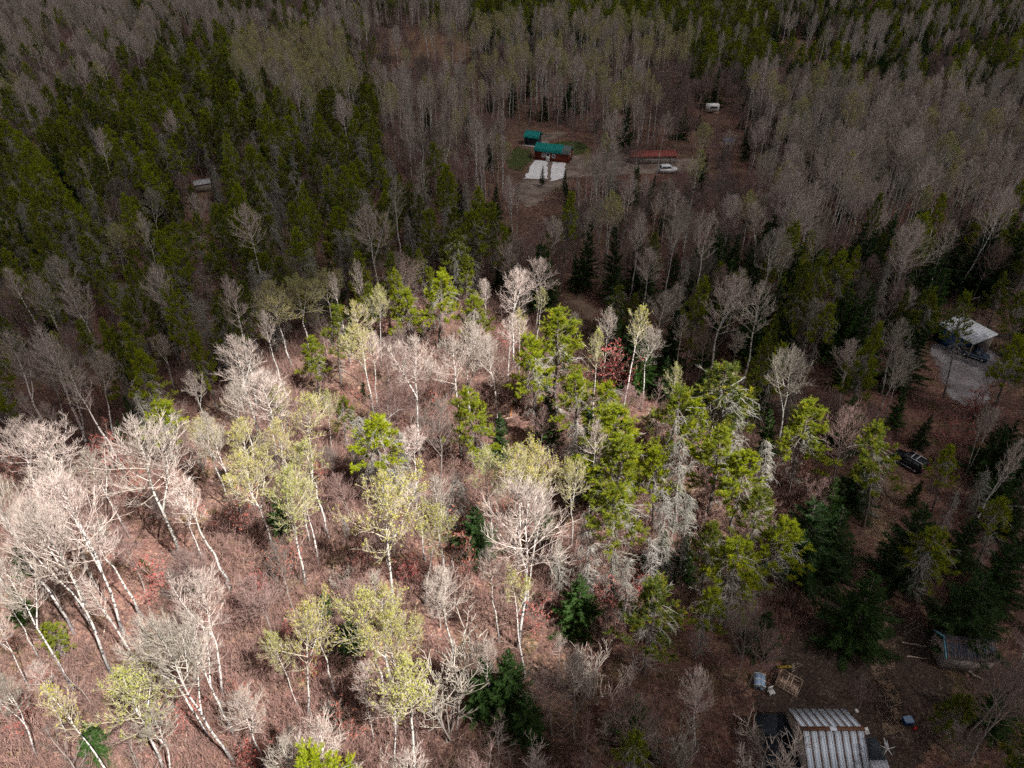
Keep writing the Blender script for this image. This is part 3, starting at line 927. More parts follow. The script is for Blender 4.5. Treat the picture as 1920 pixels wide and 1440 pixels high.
# the red cabin with the teal roof
cc = Vector((10.95, 183.6, 0)); cc.z = gz(cc.x, cc.y)
cab, crf = gable("red_cabin", 9.2, 3.6, 2.5, 3.9, 0.3, cc, -0.36, "red_wall", "teal_roof",
    "brown-red cabin with teal metal roof and white door behind the white gravel pads", "cabin", 0.1, 14, "teal_roof",
    panel_cols={11: "grey_roof", 12: "grey_roof", 13: "grey_roof"})
opening(cab, "window", -2.2, 1.45, 0.8, 0.9, -1.84)
opening(cab, "window", 0.6, 1.45, 0.8, 0.9, -1.84)
opening(cab, "door", -0.95, 1.12, 0.95, 2.1, -1.84)
part("corner_board", MB().box((-4.62, -1.82, 1.1), (0.12, 0.1, 2.6)), "red_wall", cab)
part("corner_board", MB().box((4.62, -1.82, 1.1), (0.12, 0.1, 2.6)), "red_wall", cab)
ew = part("window", MB().box((4.63, 0.1, 1.5), (0.06, 0.7, 1.0)), "white_paint", cab)
part("pane", MB().box((4.65, 0.1, 1.5), (0.06, 0.55, 0.85)), "glass", ew)

# the dark pavilion behind it
cc = Vector((5.9, 196.9, 0)); cc.z = gz(cc.x, cc.y)
pav, prf = gable("pavilion", 3.6, 3.4, 2.4, 3.5, 0.45, cc, -0.38, "dark_wall", "teal_roof",
    "small dark pavilion with teal roof on a pale slab behind the red cabin", "pavilion", 0.1, 7, "teal_roof")
part("slab", MB().box((0.1, -0.1, -0.05), (5.0, 4.8, 0.3)), "concrete", pav)
opening(pav, "window", -0.9, 1.5, 1.1, 1.0, -1.74, "dark_wall")
opening(pav, "window", 0.6, 1.5, 1.1, 1.0, -1.74, "dark_wall")
for s in (-1, 1):
    part("post", MB().box((s * 1.9, -1.9, 1.1), (0.14, 0.14, 2.4)), "dark_wall", pav)

# the long low building with the red roof, at the far side of the drive
cc = Vector((36.9, 182.3, 0)); cc.z = gz(cc.x, cc.y)
rb, rrf = gable("long_shed", 11.6, 3.6, 2.0, 2.9, 0.25, cc, 0.05, "maple_bark", "red_roof",
    "long low shed with faded red tin roof right of the red cabin", "shed", 0.1, 16, "red_roof")
for x in (-4, -1.2, 1.8, 4.4):
    part("post", MB().box((x, -1.9, 0.9), (0.14, 0.14, 2.1)), "grey_wood", rb)

# the building with white roof and blue wall at the right
cc = Vector((70.7, 92.2, 0)); cc.z = gz(cc.x, cc.y)
t = empty("carport", cc, atan2(91.14 - 97.08, 74.2 - 71.62) - 0.0, label="blue-walled carport with white ribbed metal roof above the grey gravel", cat="carport")
L, W = 6.6, 5.0
part("wall", MB().box((-L * 0.17, 0.05, 1.2), (L * 0.62, W * 0.93, 3.0)), "blue_wall", t)
part("wall", MB().box((L * 0.28, 1.9, 1.2), (L * 0.4, 0.12, 3.0)), "pale_wall", t)
rf = part("roof", MB().prism([(-L / 2, -W / 2, 2.75), (-L / 2, W / 2, 3.25), (-L / 2, W / 2, 3.37), (-L / 2, -W / 2, 2.87)], (L, 0, 0)), "white_roof", t)
me = MB(); me.box((0, 0, 0.03), (0.50, W + 0.1, 0.02)); me.box((0.25, 0, 0.055), (0.05, W + 0.1, 0.055)); me = me.mesh("roof_panel", ["white_roof"])
for i in range(12):
    o = link("roof_panel", me, rf); o.location = (-L / 2 + 0.3 + i * 0.545, 0, 3.13); o.rotation_euler = (atan2(0.5, W), 0, 0)
for s in (0.15, 0.47):
    part("post", MB().box((L * s, -W / 2 + 0.15, 1.3), (0.14, 0.14, 2.9)), "grey_wood", t)

# the small shed with blue bargeboards
cc = Vector((42.2, 37.9, 0)); cc.z = gz(cc.x, cc.y)
sh, shr = gable("storage_shed", 4.3, 2.7, 2.1, 3.0, 0.15, cc, -0.09, "pale_wall", "blue_roof",
    "shabby storage shed with worn blue roof and light blue gable trim under dark firs", "shed", 0.1, 8, "blue_roof")
for s in (-1, 1):
    q = MB()
    lo = [(-2.36, 0, 3.14), (-2.36, s * 1.55, 1.98), (-2.36, s * 1.55, 2.16), (-2.36, 0, 3.34)]
    q.prism(lo if s > 0 else lo[::-1], (0.07, 0, 0))
    part("bargeboard", q, "blue_trim", sh)
dr = part("door", MB().box((-2.18, 0.1, 0.95), (0.06, 0.9, 1.8)), "raw_wood", sh)
part("handle", MB().box((-2.23, 0.42, 0.95), (0.05, 0.05, 0.16)), "galv", dr)

# the house with the rusty metal roof, cut by the lower edge of the frame
cc = Vector((25.55, 28.5, 0)); cc.z = gz(cc.x, cc.y)
hs, hrf = gable("metal_roof_house", 4.9, 5.0, 3.3, 4.9, 0.02, cc, 0.0, "grey_wood", "black_shingle",
    "low house with rusty striped metal roof at the lower edge of the yard", "house", 0.06, 8, "rusty")
rc = MB().box((0, 0, 5.04), (5.0, 0.34, 0.05))
part("ridge_cap", rc, "rusty", hrf)
part("extension_wall", MB().box((-3.75, 0.2, 1.0), (2.5, 4.2, 2.6)), "pale_wall", hs)
ext = part("extension_roof", MB().prism([(-5.1, 2.5, 2.5), (-5.1, 0.55, 2.75), (-5.1, 0.55, 2.9), (-5.1, 2.5, 2.65)][::-1], (2.62, 0, 0)), "black_shingle", hs)
part("extension_roof", MB().prism([(-5.2, 0.5, 2.45), (-5.2, -4.2, 2.0), (-5.2, -4.2, 2.15), (-5.2, 0.5, 2.6)], (2.7, 0, 0)), "black_shingle", hs)
part("annex_wall", MB().box((3.25, -1.3, 1.2), (1.5, 3.6, 3.0)), "pale_wall", hs)
part("annex_roof", MB().prism([(2.52, 0.35, 2.85), (2.52, -1.5, 3.05), (2.52, -1.5, 3.17), (2.52, 0.35, 2.97)][::-1], (1.65, 0, 0)), "slate_shingle", hs)
po = part("porch_roof", MB().prism([(2.52, -1.5, 3.0), (2.52, -4.0, 2.6), (2.52, -4.0, 2.68), (2.52, -1.5, 3.08)][::-1], (1.7, 0, 0)), "white_roof", hs)
me = MB().box((0, -1.25, 0.05), (0.05, 2.5, 0.04)).mesh("rib", ["white_roof"])
for i in range(6):
    o = link("rib", me, po); o.location = (2.6 + i * 0.3, -1.5, 3.07); o.rotation_euler = (atan2(0.4, 2.5), 0, 0)
part("gutter_pipe", (lambda q: (q.tube([np.array(v) for v in ((-3.0, 1.0, 3.2), (-2.75, 0.2, 3.25), (-2.52, -1.4, 3.3))], [0.05] * 3, 6), q)[1])(MB()), "galv", hs)

# ------------------------------------------------------------------ cars
def car(name, loc, rz, L, Wd, Hh, paint, label, suv=True, rack=True):
    t = empty(name, loc, rz, label=label, cat="car")
    w2 = Wd / 2
    sc = L / 4.6
    def pr(pts): return [(x * sc, -w2, z * Hh / 1.75) for x, z in pts]
    body = [(-2.30, 0.45), (-2.28, 0.95), (-2.2, 1.08), (0.85, 1.10), (1.15, 1.08), (2.05, 0.98), (2.27, 0.85), (2.30, 0.45), (2.0, 0.3), (-2.0, 0.3)]
    part("body", MB().prism(pr(body), (0, Wd, 0)), paint, t)
    top = [(-2.15, 1.08), (-1.85, 1.66), (-1.6, 1.74), (0.15, 1.75), (0.4, 1.68), (1.12, 1.08)] if suv else [(-0.3, 1.06), (-0.1, 1.62), (0.5, 1.66), (0.7, 1.6), (1.15, 1.06)]
    cabm = MB()
    lo = pr(top); k = 0.86
    vs = [(x, -w2 * (1 if z < 1.15 * Hh / 1.75 else k), z) for x, _y, z in lo] + [(x, w2 * (1 if z < 1.15 * Hh / 1.75 else k), z) for x, _y, z in lo]
    nq = len(lo)
    cabm.poly.append((vs, [tuple(range(nq)), tuple(range(2 * nq - 1, nq - 1, -1))] + [(i, nq + i, nq + (i + 1) % nq, (i + 1) % nq) for i in range(nq)], 0))
    part("cabin", cabm, paint, t)
    hz = Hh / 1.75
    def quad(nm, p4, mm, d=0.012):
        a, b_, c_, e = [np.array(p, float) for p in p4]
        nn = unit(np.cross(b_ - a, e - a)) * d
        part(nm, MB().prism([a + nn * 0.3, b_ + nn * 0.3, c_ + nn * 0.3, e + nn * 0.3], nn), mm, t)
    xs = ((-1.75, -0.75), (-0.68, 0.25)) if suv else ((-0.1, 0.55),)
    for s in (-1, 1):
        for a, b_ in xs:
            lo_y, hi_y = s * (w2 * 0.985 + 0.01), s * (w2 * k + 0.012)
            p4 = [(a * sc, lo_y, 1.16 * hz), (b_ * sc + 0.15, lo_y, 1.16 * hz), (b_ * sc, hi_y, 1.60 * hz), (a * sc + 0.1, hi_y, 1.60 * hz)]
            quad("window", p4 if s < 0 else p4[::-1], "glass")
        for xx in (-1.45, 1.42):
            wh = MB(); cyl = [np.array((xx * sc, s * (w2 - 0.10), 0.34)), np.array((xx * sc, s * (w2 + 0.03), 0.34))]
            ring = [(xx * sc + 0.34 * cos(a), s * (w2 + 0.02), 0.34 + 0.34 * sin(a)) for a in np.linspace(0, 2 * pi, 14, endpoint=False)]
            o = part("wheel", wh.prism(ring, (0, -s * 0.22, 0)), "tyre", t)
            ring = [(xx * sc + 0.19 * cos(a), s * (w2 + 0.035), 0.34 + 0.19 * sin(a)) for a in np.linspace(0, 2 * pi, 10, endpoint=False)]
            part("rim", MB().prism(ring, (0, -s * 0.05, 0)), "galv", o)
        part("headlight", MB().box((2.24 * sc, s * w2 * 0.72, 0.84 * hz), (0.12, 0.32, 0.15)), "lamp_white", t)
        part("tail_light", MB().box((-2.25 * sc, s * w2 * 0.86, 0.98 * hz), (0.1, 0.2, 0.3)), "lamp_red", t)
        part("door_sill", MB().box((0, s * (w2 + 0.03), 0.42), (2.1 * sc, 0.08, 0.06)), "galv", t)
    quad("windscreen", [(1.06 * sc, -w2 * 0.9, 1.14 * hz), (1.06 * sc, w2 * 0.9, 1.14 * hz), (0.45 * sc, w2 * 0.78, 1.66 * hz), (0.45 * sc, -w2 * 0.78, 1.66 * hz)], "glass")
    if suv:
        quad("rear_window", [(-2.12 * sc, w2 * 0.85, 1.16 * hz), (-2.12 * sc, -w2 * 0.85, 1.16 * hz), (-1.88 * sc, -w2 * 0.76, 1.6 * hz), (-1.88 * sc, w2 * 0.76, 1.6 * hz)], "glass")
    else:
        part("cargo_bed", MB().box((-1.3 * sc, 0, 1.12 * hz), (1.75 * sc, Wd * 0.82, 0.05)), "tyre", t)
    if rack:
        rk = part("roof_rack", (lambda q: [q.box((-0.75 * sc, s * w2 * 0.74, Hh + 0.05), (2.1 * sc, 0.07, 0.06)) for s in (-1, 1)] and q)(MB()), "galv", t)
        for x in (-0.95, -0.25):
            part("crossbar", MB().box((x * sc, 0, Hh + 0.09), (0.1, Wd * 0.82, 0.06)), "lamp_white", rk)
    return t
cp = P(1703, 867, 0.7); cp.z = gz(cp.x, cp.y) + 0.05
car("black_suv", cp, atan2(66.4 - 63.0, 48.4 - 50.9), 4.0, 1.75, 1.65, "black_car", "black car with silver roof rack parked at the head of the dirt track")
cp = P(1826, 668, 0.7); cp.z = gz(cp.x, cp.y) + 0.02
car("blue_pickup", cp, atan2(88.9 - 86.6, 69.4 - 71.9) + pi, 3.9, 1.7, 1.5, "blue_car", "faded dark blue pickup beside the carport with the white roof", False, False)
cp = P(1253, 319, 0.5); cp.z = gz(cp.x, cp.y) + 0.02
car("white_van", cp, 0.1, 4.8, 1.9, 2.0, "white_car", "white van on the sandy drive below the long red-roofed shed", True, False)

# ------------------------------------------------------------------ small things
def thing1(name, mb, mm, label, cat, loc=(0, 0, 0), rz=0.0, group=None):
    o = part(name, mb, mm)
    o.location = (loc[0], loc[1], gz(loc[0], loc[1]) + (loc[2] if len(loc) > 2 else 0)); o.rotation_euler = (0, 0, rz)
    return tag(o, label, cat, group)

# the tiny white blind among the trees far right of the cabin
cp = P(1334, 212); cp.z = gz(cp.x, cp.y)
t = empty("camping_trailer", cp, 0.05, label="small white trailer with dark side opening alone among the far trees", cat="trailer")
part("body", MB().prism([(-1.9, -1, 0.5), (-1.9, 1.1, 0.5), (-1.9, 1.1, 2.5), (-1.9, 0.7, 2.75), (-1.9, -0.7, 2.75), (-1.9, -1, 2.4)][::-1], (3.8, 0, 0)), "white_paint", t)
w = part("window", MB().box((0.2, -1.03, 1.9), (2.4, 0.06, 0.75)), "white_paint", t)
part("pane", MB().box((0.2, -1.07, 1.9), (2.2, 0.04, 0.62)), "glass", w)
part("step", MB().box((0.9, -1.5, 0.3), (1.8, 0.6, 0.12)), "raw_wood", t)
for s in (-0.5, 0.5):
    part("wheel", MB().prism([(s + 0.32 * cos(a), -1.02, 0.32 + 0.32 * sin(a)) for a in np.linspace(0, 2 * pi, 12, endpoint=False)], (0, 0.2, 0)), "tyre", t)

rt = random.Random(3)
vs, fs = [], []
for i in range(9):
    for j in range(7):
        vs.append((i * 0.36 - 1.45, j * 0.36 - 1.1, 0.55 + 0.35 * cos((j - 3) * 0.5) + rt.uniform(-0.1, 0.1) - (0.5 if i in (0, 8) or j in (0, 6) else 0)))
for i in range(8):
    for j in range(6):
        fs.append((i * 7 + j, i * 7 + 7 + j, i * 7 + 8 + j, i * 7 + j + 1))
mb = MB(); mb.poly.append((vs, fs, 0))
cp = P(1367, 264); thing1("tarpaulin", mb, "tarp", "crumpled blue tarpaulin over a pile in the far bare trees", "tarpaulin", (cp.x, cp.y, 0))

cp = P(382, 356); cp.z = gz(cp.x, cp.y)
gable("tin_shack", 3.4, 2.6, 1.9, 2.5, 0.2, cp, 0.5, "grey_wood", "tin_grey", "grey tin-roofed shack half hidden in the dark pine wood", "shack", 0.08, 6, "tin_grey")

# pale blue hutch
cp = P(1420, 1288); cp.z = gz(cp.x, cp.y)
t = empty("hutch", cp, -0.28, label="small hutch with pale blue gabled roof beside the wooden frame", cat="hutch")
part("wall", MB().prism([(-0.4, -0.55, 0), (0.4, -0.55, 0), (0.4, -0.55, 0.7), (0, -0.55, 1.0), (-0.4, -0.55, 0.7)], (0, 1.1, 0)), "pale_blue", t)
for s in (-1, 1):
    q = [(0, -0.62, 1.03), (s * 0.5, -0.62, 0.66), (s * 0.5, -0.62, 0.70), (0, -0.62, 1.08)]
    r = part("roof", MB().prism(q if s > 0 else q[::-1], (0, 1.24, 0)), "pale_lid", t)
    for j in range(3):
        part("batten", MB().box((s * 0.25, -0.6 + 0.6 * j, 0.90), (0.5, 0.05, 0.06), 0).prism([(0, -0.6 + 0.6 * j - 0.03, 1.08), (s * 0.5, -0.6 + 0.6 * j - 0.03, 0.71), (s * 0.5, -0.6 + 0.6 * j - 0.03, 0.73), (0, -0.6 + 0.6 * j - 0.03, 1.11)], (0, 0.06, 0)), "white_paint", r)
part("opening", MB().box((0, -0.57, 0.45), (0.26, 0.03, 0.3)), "glass", t)

# open wooden frame
cp = P(1475, 1290); cp.z = gz(cp.x, cp.y)
t = empty("wooden_frame", cp, -0.62, label="open weathered wooden frame with rails and crossed slats in the yard", cat="frame")
for x in (-0.95, 0, 0.95):
    for y in (-0.6, 0.6):
        part("post", MB().box((x, y, 0.45), (0.09, 0.09, 1.0)), "raw_wood", t)
for z in (0.15, 0.55, 0.97):
    for s in (-1, 1):
        part("rail", MB().box((0, s * 0.655, z), (2.05, 0.03, 0.11)), "raw_wood", t)
        part("rail", MB().box((s * 1.005, 0, z + 0.004), (0.03, 1.28, 0.11)), "raw_wood", t)
for x in (-0.18, 0.18):
    part("crosspiece", MB().box((x, 0, 0.99), (0.1, 1.36, 0.04)), "raw_wood", t)
for i in range(9):
    part("slat", MB().box((-0.85 + i * 0.21, 0, 0.12), (0.15, 1.2, 0.03)), "raw_wood", t)
part("panel", MB().box((-0.55, -0.25, 0.6), (0.6, 0.5, 0.04)), "raw_wood", t)
part("panel", MB().box((0.55, -0.2, 0.5), (0.55, 0.6, 0.04)), "raw_wood", t)
# step ladder standing at its corner
cp = P(1486, 1265); cp.z = gz(cp.x, cp.y)
t = empty("step_ladder", cp, 0.6, label="short grey wooden step ladder leaning at the corner of the frame", cat="ladder")
for s in (-1, 1):
    part("stile", (lambda q: (q.tube([np.array((s * 0.22, 0, 0)), np.array((s * 0.18, 0.35, 1.2))], [0.03, 0.03], 4), q)[1])(MB()), "grey_wood", t)
for i in range(4):
    part("rung", MB().box((0, 0.07 + 0.075 * i, 0.25 + 0.26 * i), (0.42, 0.09, 0.03)), "grey_wood", t)

cp = P(1471, 1255)
thing1("board", MB().box((0, 0, 0.1), (1.6, 0.24, 0.16)), "yellow_wood", "thick yellowed board lying behind the wooden frame", "board", (cp.x, cp.y, 0), 0.05)
# slatted white seat
cp = P(1443, 1305); cp.z = gz(cp.x, cp.y)
t = empty("garden_seat", cp, 0.3, label="small white slatted seat in front of the wooden frame", cat="seat")
for x in (-0.2, 0.2):
    for y in (-0.2, 0.2):
        part("leg", MB().box((x, y, 0.2), (0.05, 0.05, 0.44)), "white_paint", t)
for i in range(4):
    part("slat", MB().box((-0.21 + i * 0.14, 0, 0.43), (0.1, 0.5, 0.03)), "white_paint", t)
part("backrest", MB().box((0, 0.24, 0.66), (0.5, 0.04, 0.4)), "white_paint", t)

# blue tote and red can
cp = P(1698, 1358); cp.z = gz(cp.x, cp.y)
t = empty("storage_tote", cp, 0.12, label="blue plastic storage tote standing alone right of the dirt track", cat="tote")
part("box", MB().box((0, 0, 0.24), (0.72, 0.56, 0.5), 0, 0, 1.06), "blue_plastic", t)
part("lid", MB().box((0, 0, 0.52), (0.82, 0.64, 0.07), 0, 0, 0.94), "pale_lid", t)
for s in (-1, 1):
    part("handle", MB().box((s * 0.41, 0, 0.42), (0.06, 0.22, 0.06)), "blue_plastic", t)
cp = P(1712, 1371); cp.z = gz(cp.x, cp.y)
t = empty("fuel_can", cp, 0.4, label="small red fuel can lying beside the blue tote", cat="can")
part("body", MB().box((0, 0, 0.14), (0.36, 0.2, 0.28), 0, 0, 0.85), "red_plastic", t)
part("spout", MB().box((0.12, 0, 0.32), (0.06, 0.06, 0.14)), "red_plastic", t)

# small wind turbine
hub = P(1660, 1403, 4.4); gx_, gy_ = hub.x, hub.y
t = empty("wind_turbine", (gx_, gy_, gz(gx_, gy_)), 0.0, label="little white five-bladed wind turbine on a thin pole beside the house", cat="turbine")
q = MB(); q.tube([np.array((0, 0, -0.2)), np.array((0, 0, 4.3))], [0.05, 0.04], 8); part("pole", q, "galv", t)
part("nacelle", MB().box((0, 0.1, 4.35), (0.14, 0.5, 0.14)), "white_paint", t)
part("tail", MB().box((0, 0.45, 4.42), (0.02, 0.28, 0.24)), "white_paint", t)
for i in range(5):
    a = i * 2 * pi / 5 + 0.25
    bl = MB().prism([(0.04, -0.03, 0), (0.14, -0.055, 0), (0.62, -0.015, 0), (0.62, 0.012, 0), (0.04, 0.03, 0)], (0, 0, 0.025))
    o = part("blade", bl, "white_paint", t); o.location = (0, -0.2, 4.35)
    o.rotation_euler = (radians(55), 0, 0); o.rotation_mode = 'ZXY'
    o.rotation_euler = (radians(40), 0, a)
part("hub", MB().box((0, -0.2, 4.36), (0.13, 0.12, 0.13), 0, 0.5), "white_paint", t)

# dish on a mast at the house corner
dp = P(1622, 1373, 3.9)
t = empty("satellite_dish", (dp.x, dp.y, gz(dp.x, dp.y)), 0.3, label="white square dish panel on a mast at the corner of the metal roof", cat="dish")
q = MB(); q.tube([np.array((0, 0, -0.2)), np.array((0, 0, 3.8))], [0.04, 0.04], 7); part("mast", q, "galv", t)
o = part("panel", MB().box((0, 0, 0), (0.42, 0.5, 0.05)), "white_paint", t); o.location = (0, -0.05, 3.85); o.rotation_euler = (0.4, 0.15, 0)
part("arm", MB().box((0, -0.1, 3.7), (0.05, 0.3, 0.05)), "galv", t)
# yard light
lp = P(1603, 1336, 3.0)
t = empty("yard_light", (lp.x, lp.y, gz(lp.x, lp.y)), 0.2, label="pale yard light on a leaning post behind the metal roof", cat="light")
q = MB(); q.tube([np.array((0, 0, -0.2)), np.array((-0.1, -0.1, 1.5)), np.array((0, 0, 2.95))], [0.05, 0.05, 0.04], 7); part("post", q, "grey_wood", t)
part("lamp_head", MB().box((0.02, -0.02, 3.0), (0.26, 0.34, 0.12), 0, 0, 0.8), "lamp_white", t)

# upturned teal boat
mb = MB()
Ls = np.linspace(-0.85, 0.85, 9); vs, fs = [], []
for x in Ls:
    w = 0.34 * sqrt(max(0.02, 1 - (x / 0.87) ** 2))
    for a in np.linspace(0, pi, 7):
        vs.append((x, w * cos(a), 0.30 * sin(a) * (0.6 + 0.4 * w / 0.34)))
for i in range(8):
    for j in range(6):
        fs.append((i * 7 + j, i * 7 + j + 1, i * 7 + 8 + j, i * 7 + 7 + j))
mb.poly.append((vs, fs, 0))
cp = P(1528, 1083)
t = empty("small_boat", (cp.x, cp.y, gz(cp.x, cp.y) + 0.02), -0.78, label="small teal boat lying upside down at the foot of dark firs", cat="boat")
part("hull", mb, "teal_hull", t)
q = MB(); q.tube([np.array((x, 0, 0.31 * (0.6 + 0.4 * sqrt(max(0.02, 1 - (x / 0.87) ** 2))) + 0.005)) for x in Ls], [0.02] * 9, 4)
part("keel", q, "grey_wood", t)
# corrugated sheet leaning in the pines
mb = MB(); vs, fs = [], []
for i in range(13):
    for j in (0, 1):
        vs.append((i * 0.07 - 0.42, (j - 0.5) * 2.0, 0.025 * (-1) ** i))
for i in range(12):
    fs.append((i * 2, i * 2 + 2, i * 2 + 3, i * 2 + 1))
mb.poly.append((vs, fs, 0))
cp = P(1707, 1092)
o = thing1("metal_sheet", mb, "tin_grey", "loose corrugated metal sheet lying tilted under the pine right of the track", "sheet", (cp.x, cp.y, 0.45))
o.rotation_euler = (0.28, 0.25, 0.62)

# ------------------------------------------------------------------ fallen wood, each piece by its two ends in the photograph
LOGS = [
    (1688, 1208, 1734, 1216, 0.07, "log_pale", "pale peeled pole lying left of the blue-trimmed shed, upper one"),
    (1698, 1234, 1738, 1239, 0.06, "log_pale", "pale peeled pole lying left of the blue-trimmed shed, lower one"),
    (1812, 1262, 1840, 1278, 0.12, "log_pale", "short split log lying below the blue-trimmed shed"),
    (1500, 1118, 1520, 1140, 0.05, "log_bark", "thin dry pole lying left of the dirt track below the boat"),
    (1296, 1108, 1338, 1078, 0.14, "log_bark", "thick grey fallen log at the shaded edge below the pines"),
    (957, 780, 966, 722, 0.09, "orange_wood", "long orange-brown fallen stem between the two central pines"),
    (946, 784, 962, 780, 0.10, "log_pale", "short pale log at the foot of the orange-brown stem"),
    (984, 826, 1004, 810, 0.10, "log_pale", "pale log lying just right of the tree bases below the central pines"),
    (192, 1198, 200, 1172, 0.08, "log_pale", "pale broken branch on the leaf litter between two leaning aspens"),
    (450, 1108, 480, 1094, 0.08, "log_pale", "pale fallen branch on open litter left of the central budding aspen"),
    (1002, 1252, 1012, 1264, 0.10, "log_bark", "brown log lying right of the big round fir"),
    (1126, 1090, 1150, 1075, 0.06, "log_bark", "thin stick lying above the small round fir"),
    (855, 1352, 930, 1318, 0.10, "log_bark", "dark curved log beside the big round fir near the frame's foot"),
    (600, 1418, 636, 1430, 0.12, "log_bark", "grey log half buried in litter at the lower edge"),
    (586, 1005, 606, 992, 0.09, "log_pale", "pale log in the grassy gap left of the central budding aspen"),
    (640, 930, 690, 890, 0.10, "log_bark", "leaning grey fallen stem beside the lichen-grey pine"),
    (1690, 905, 1725, 915, 0.07, "log_bark", "thin fallen trunk across the ground below the black car"),
    (1785, 860, 1800, 905, 0.08, "log_bark", "bare fallen branch below the grey gravel on the right"),
]
for i, (ax, ay, bx, by, r, mm, lab) in enumerate(LOGS):
    a, b_ = P(ax, ay), P(bx, by)
    rs = np.random.default_rng(900 + i)
    c_ = (a + b_) / 2
    k = 6
    pts = []
    for j in range(k):
        p_ = a.lerp(b_, j / (k - 1)) - c_
        pts.append(np.array([p_.x + rs.normal() * 0.04, p_.y + rs.normal() * 0.04, r * 0.8 + rs.uniform(0, 0.06)]))
    mb = MB(); mb.tube(pts, [r * (1.1 - 0.5 * j / (k - 1)) for j in range(k)], 7)
    for e, rad_ in ((0, r * 1.1), (-1, r * 0.6)):       # closed ends
        mb.tube([pts[e], pts[e] + (pts[e] - pts[1 if e == 0 else -2]) * 0.04], [rad_ * 1.0, 0.002], 7)
    o = part("fallen_log", mb, mm)
    tag(o, lab, "log"); o.location = (c_.x, c_.y, gz(c_.x, c_.y))

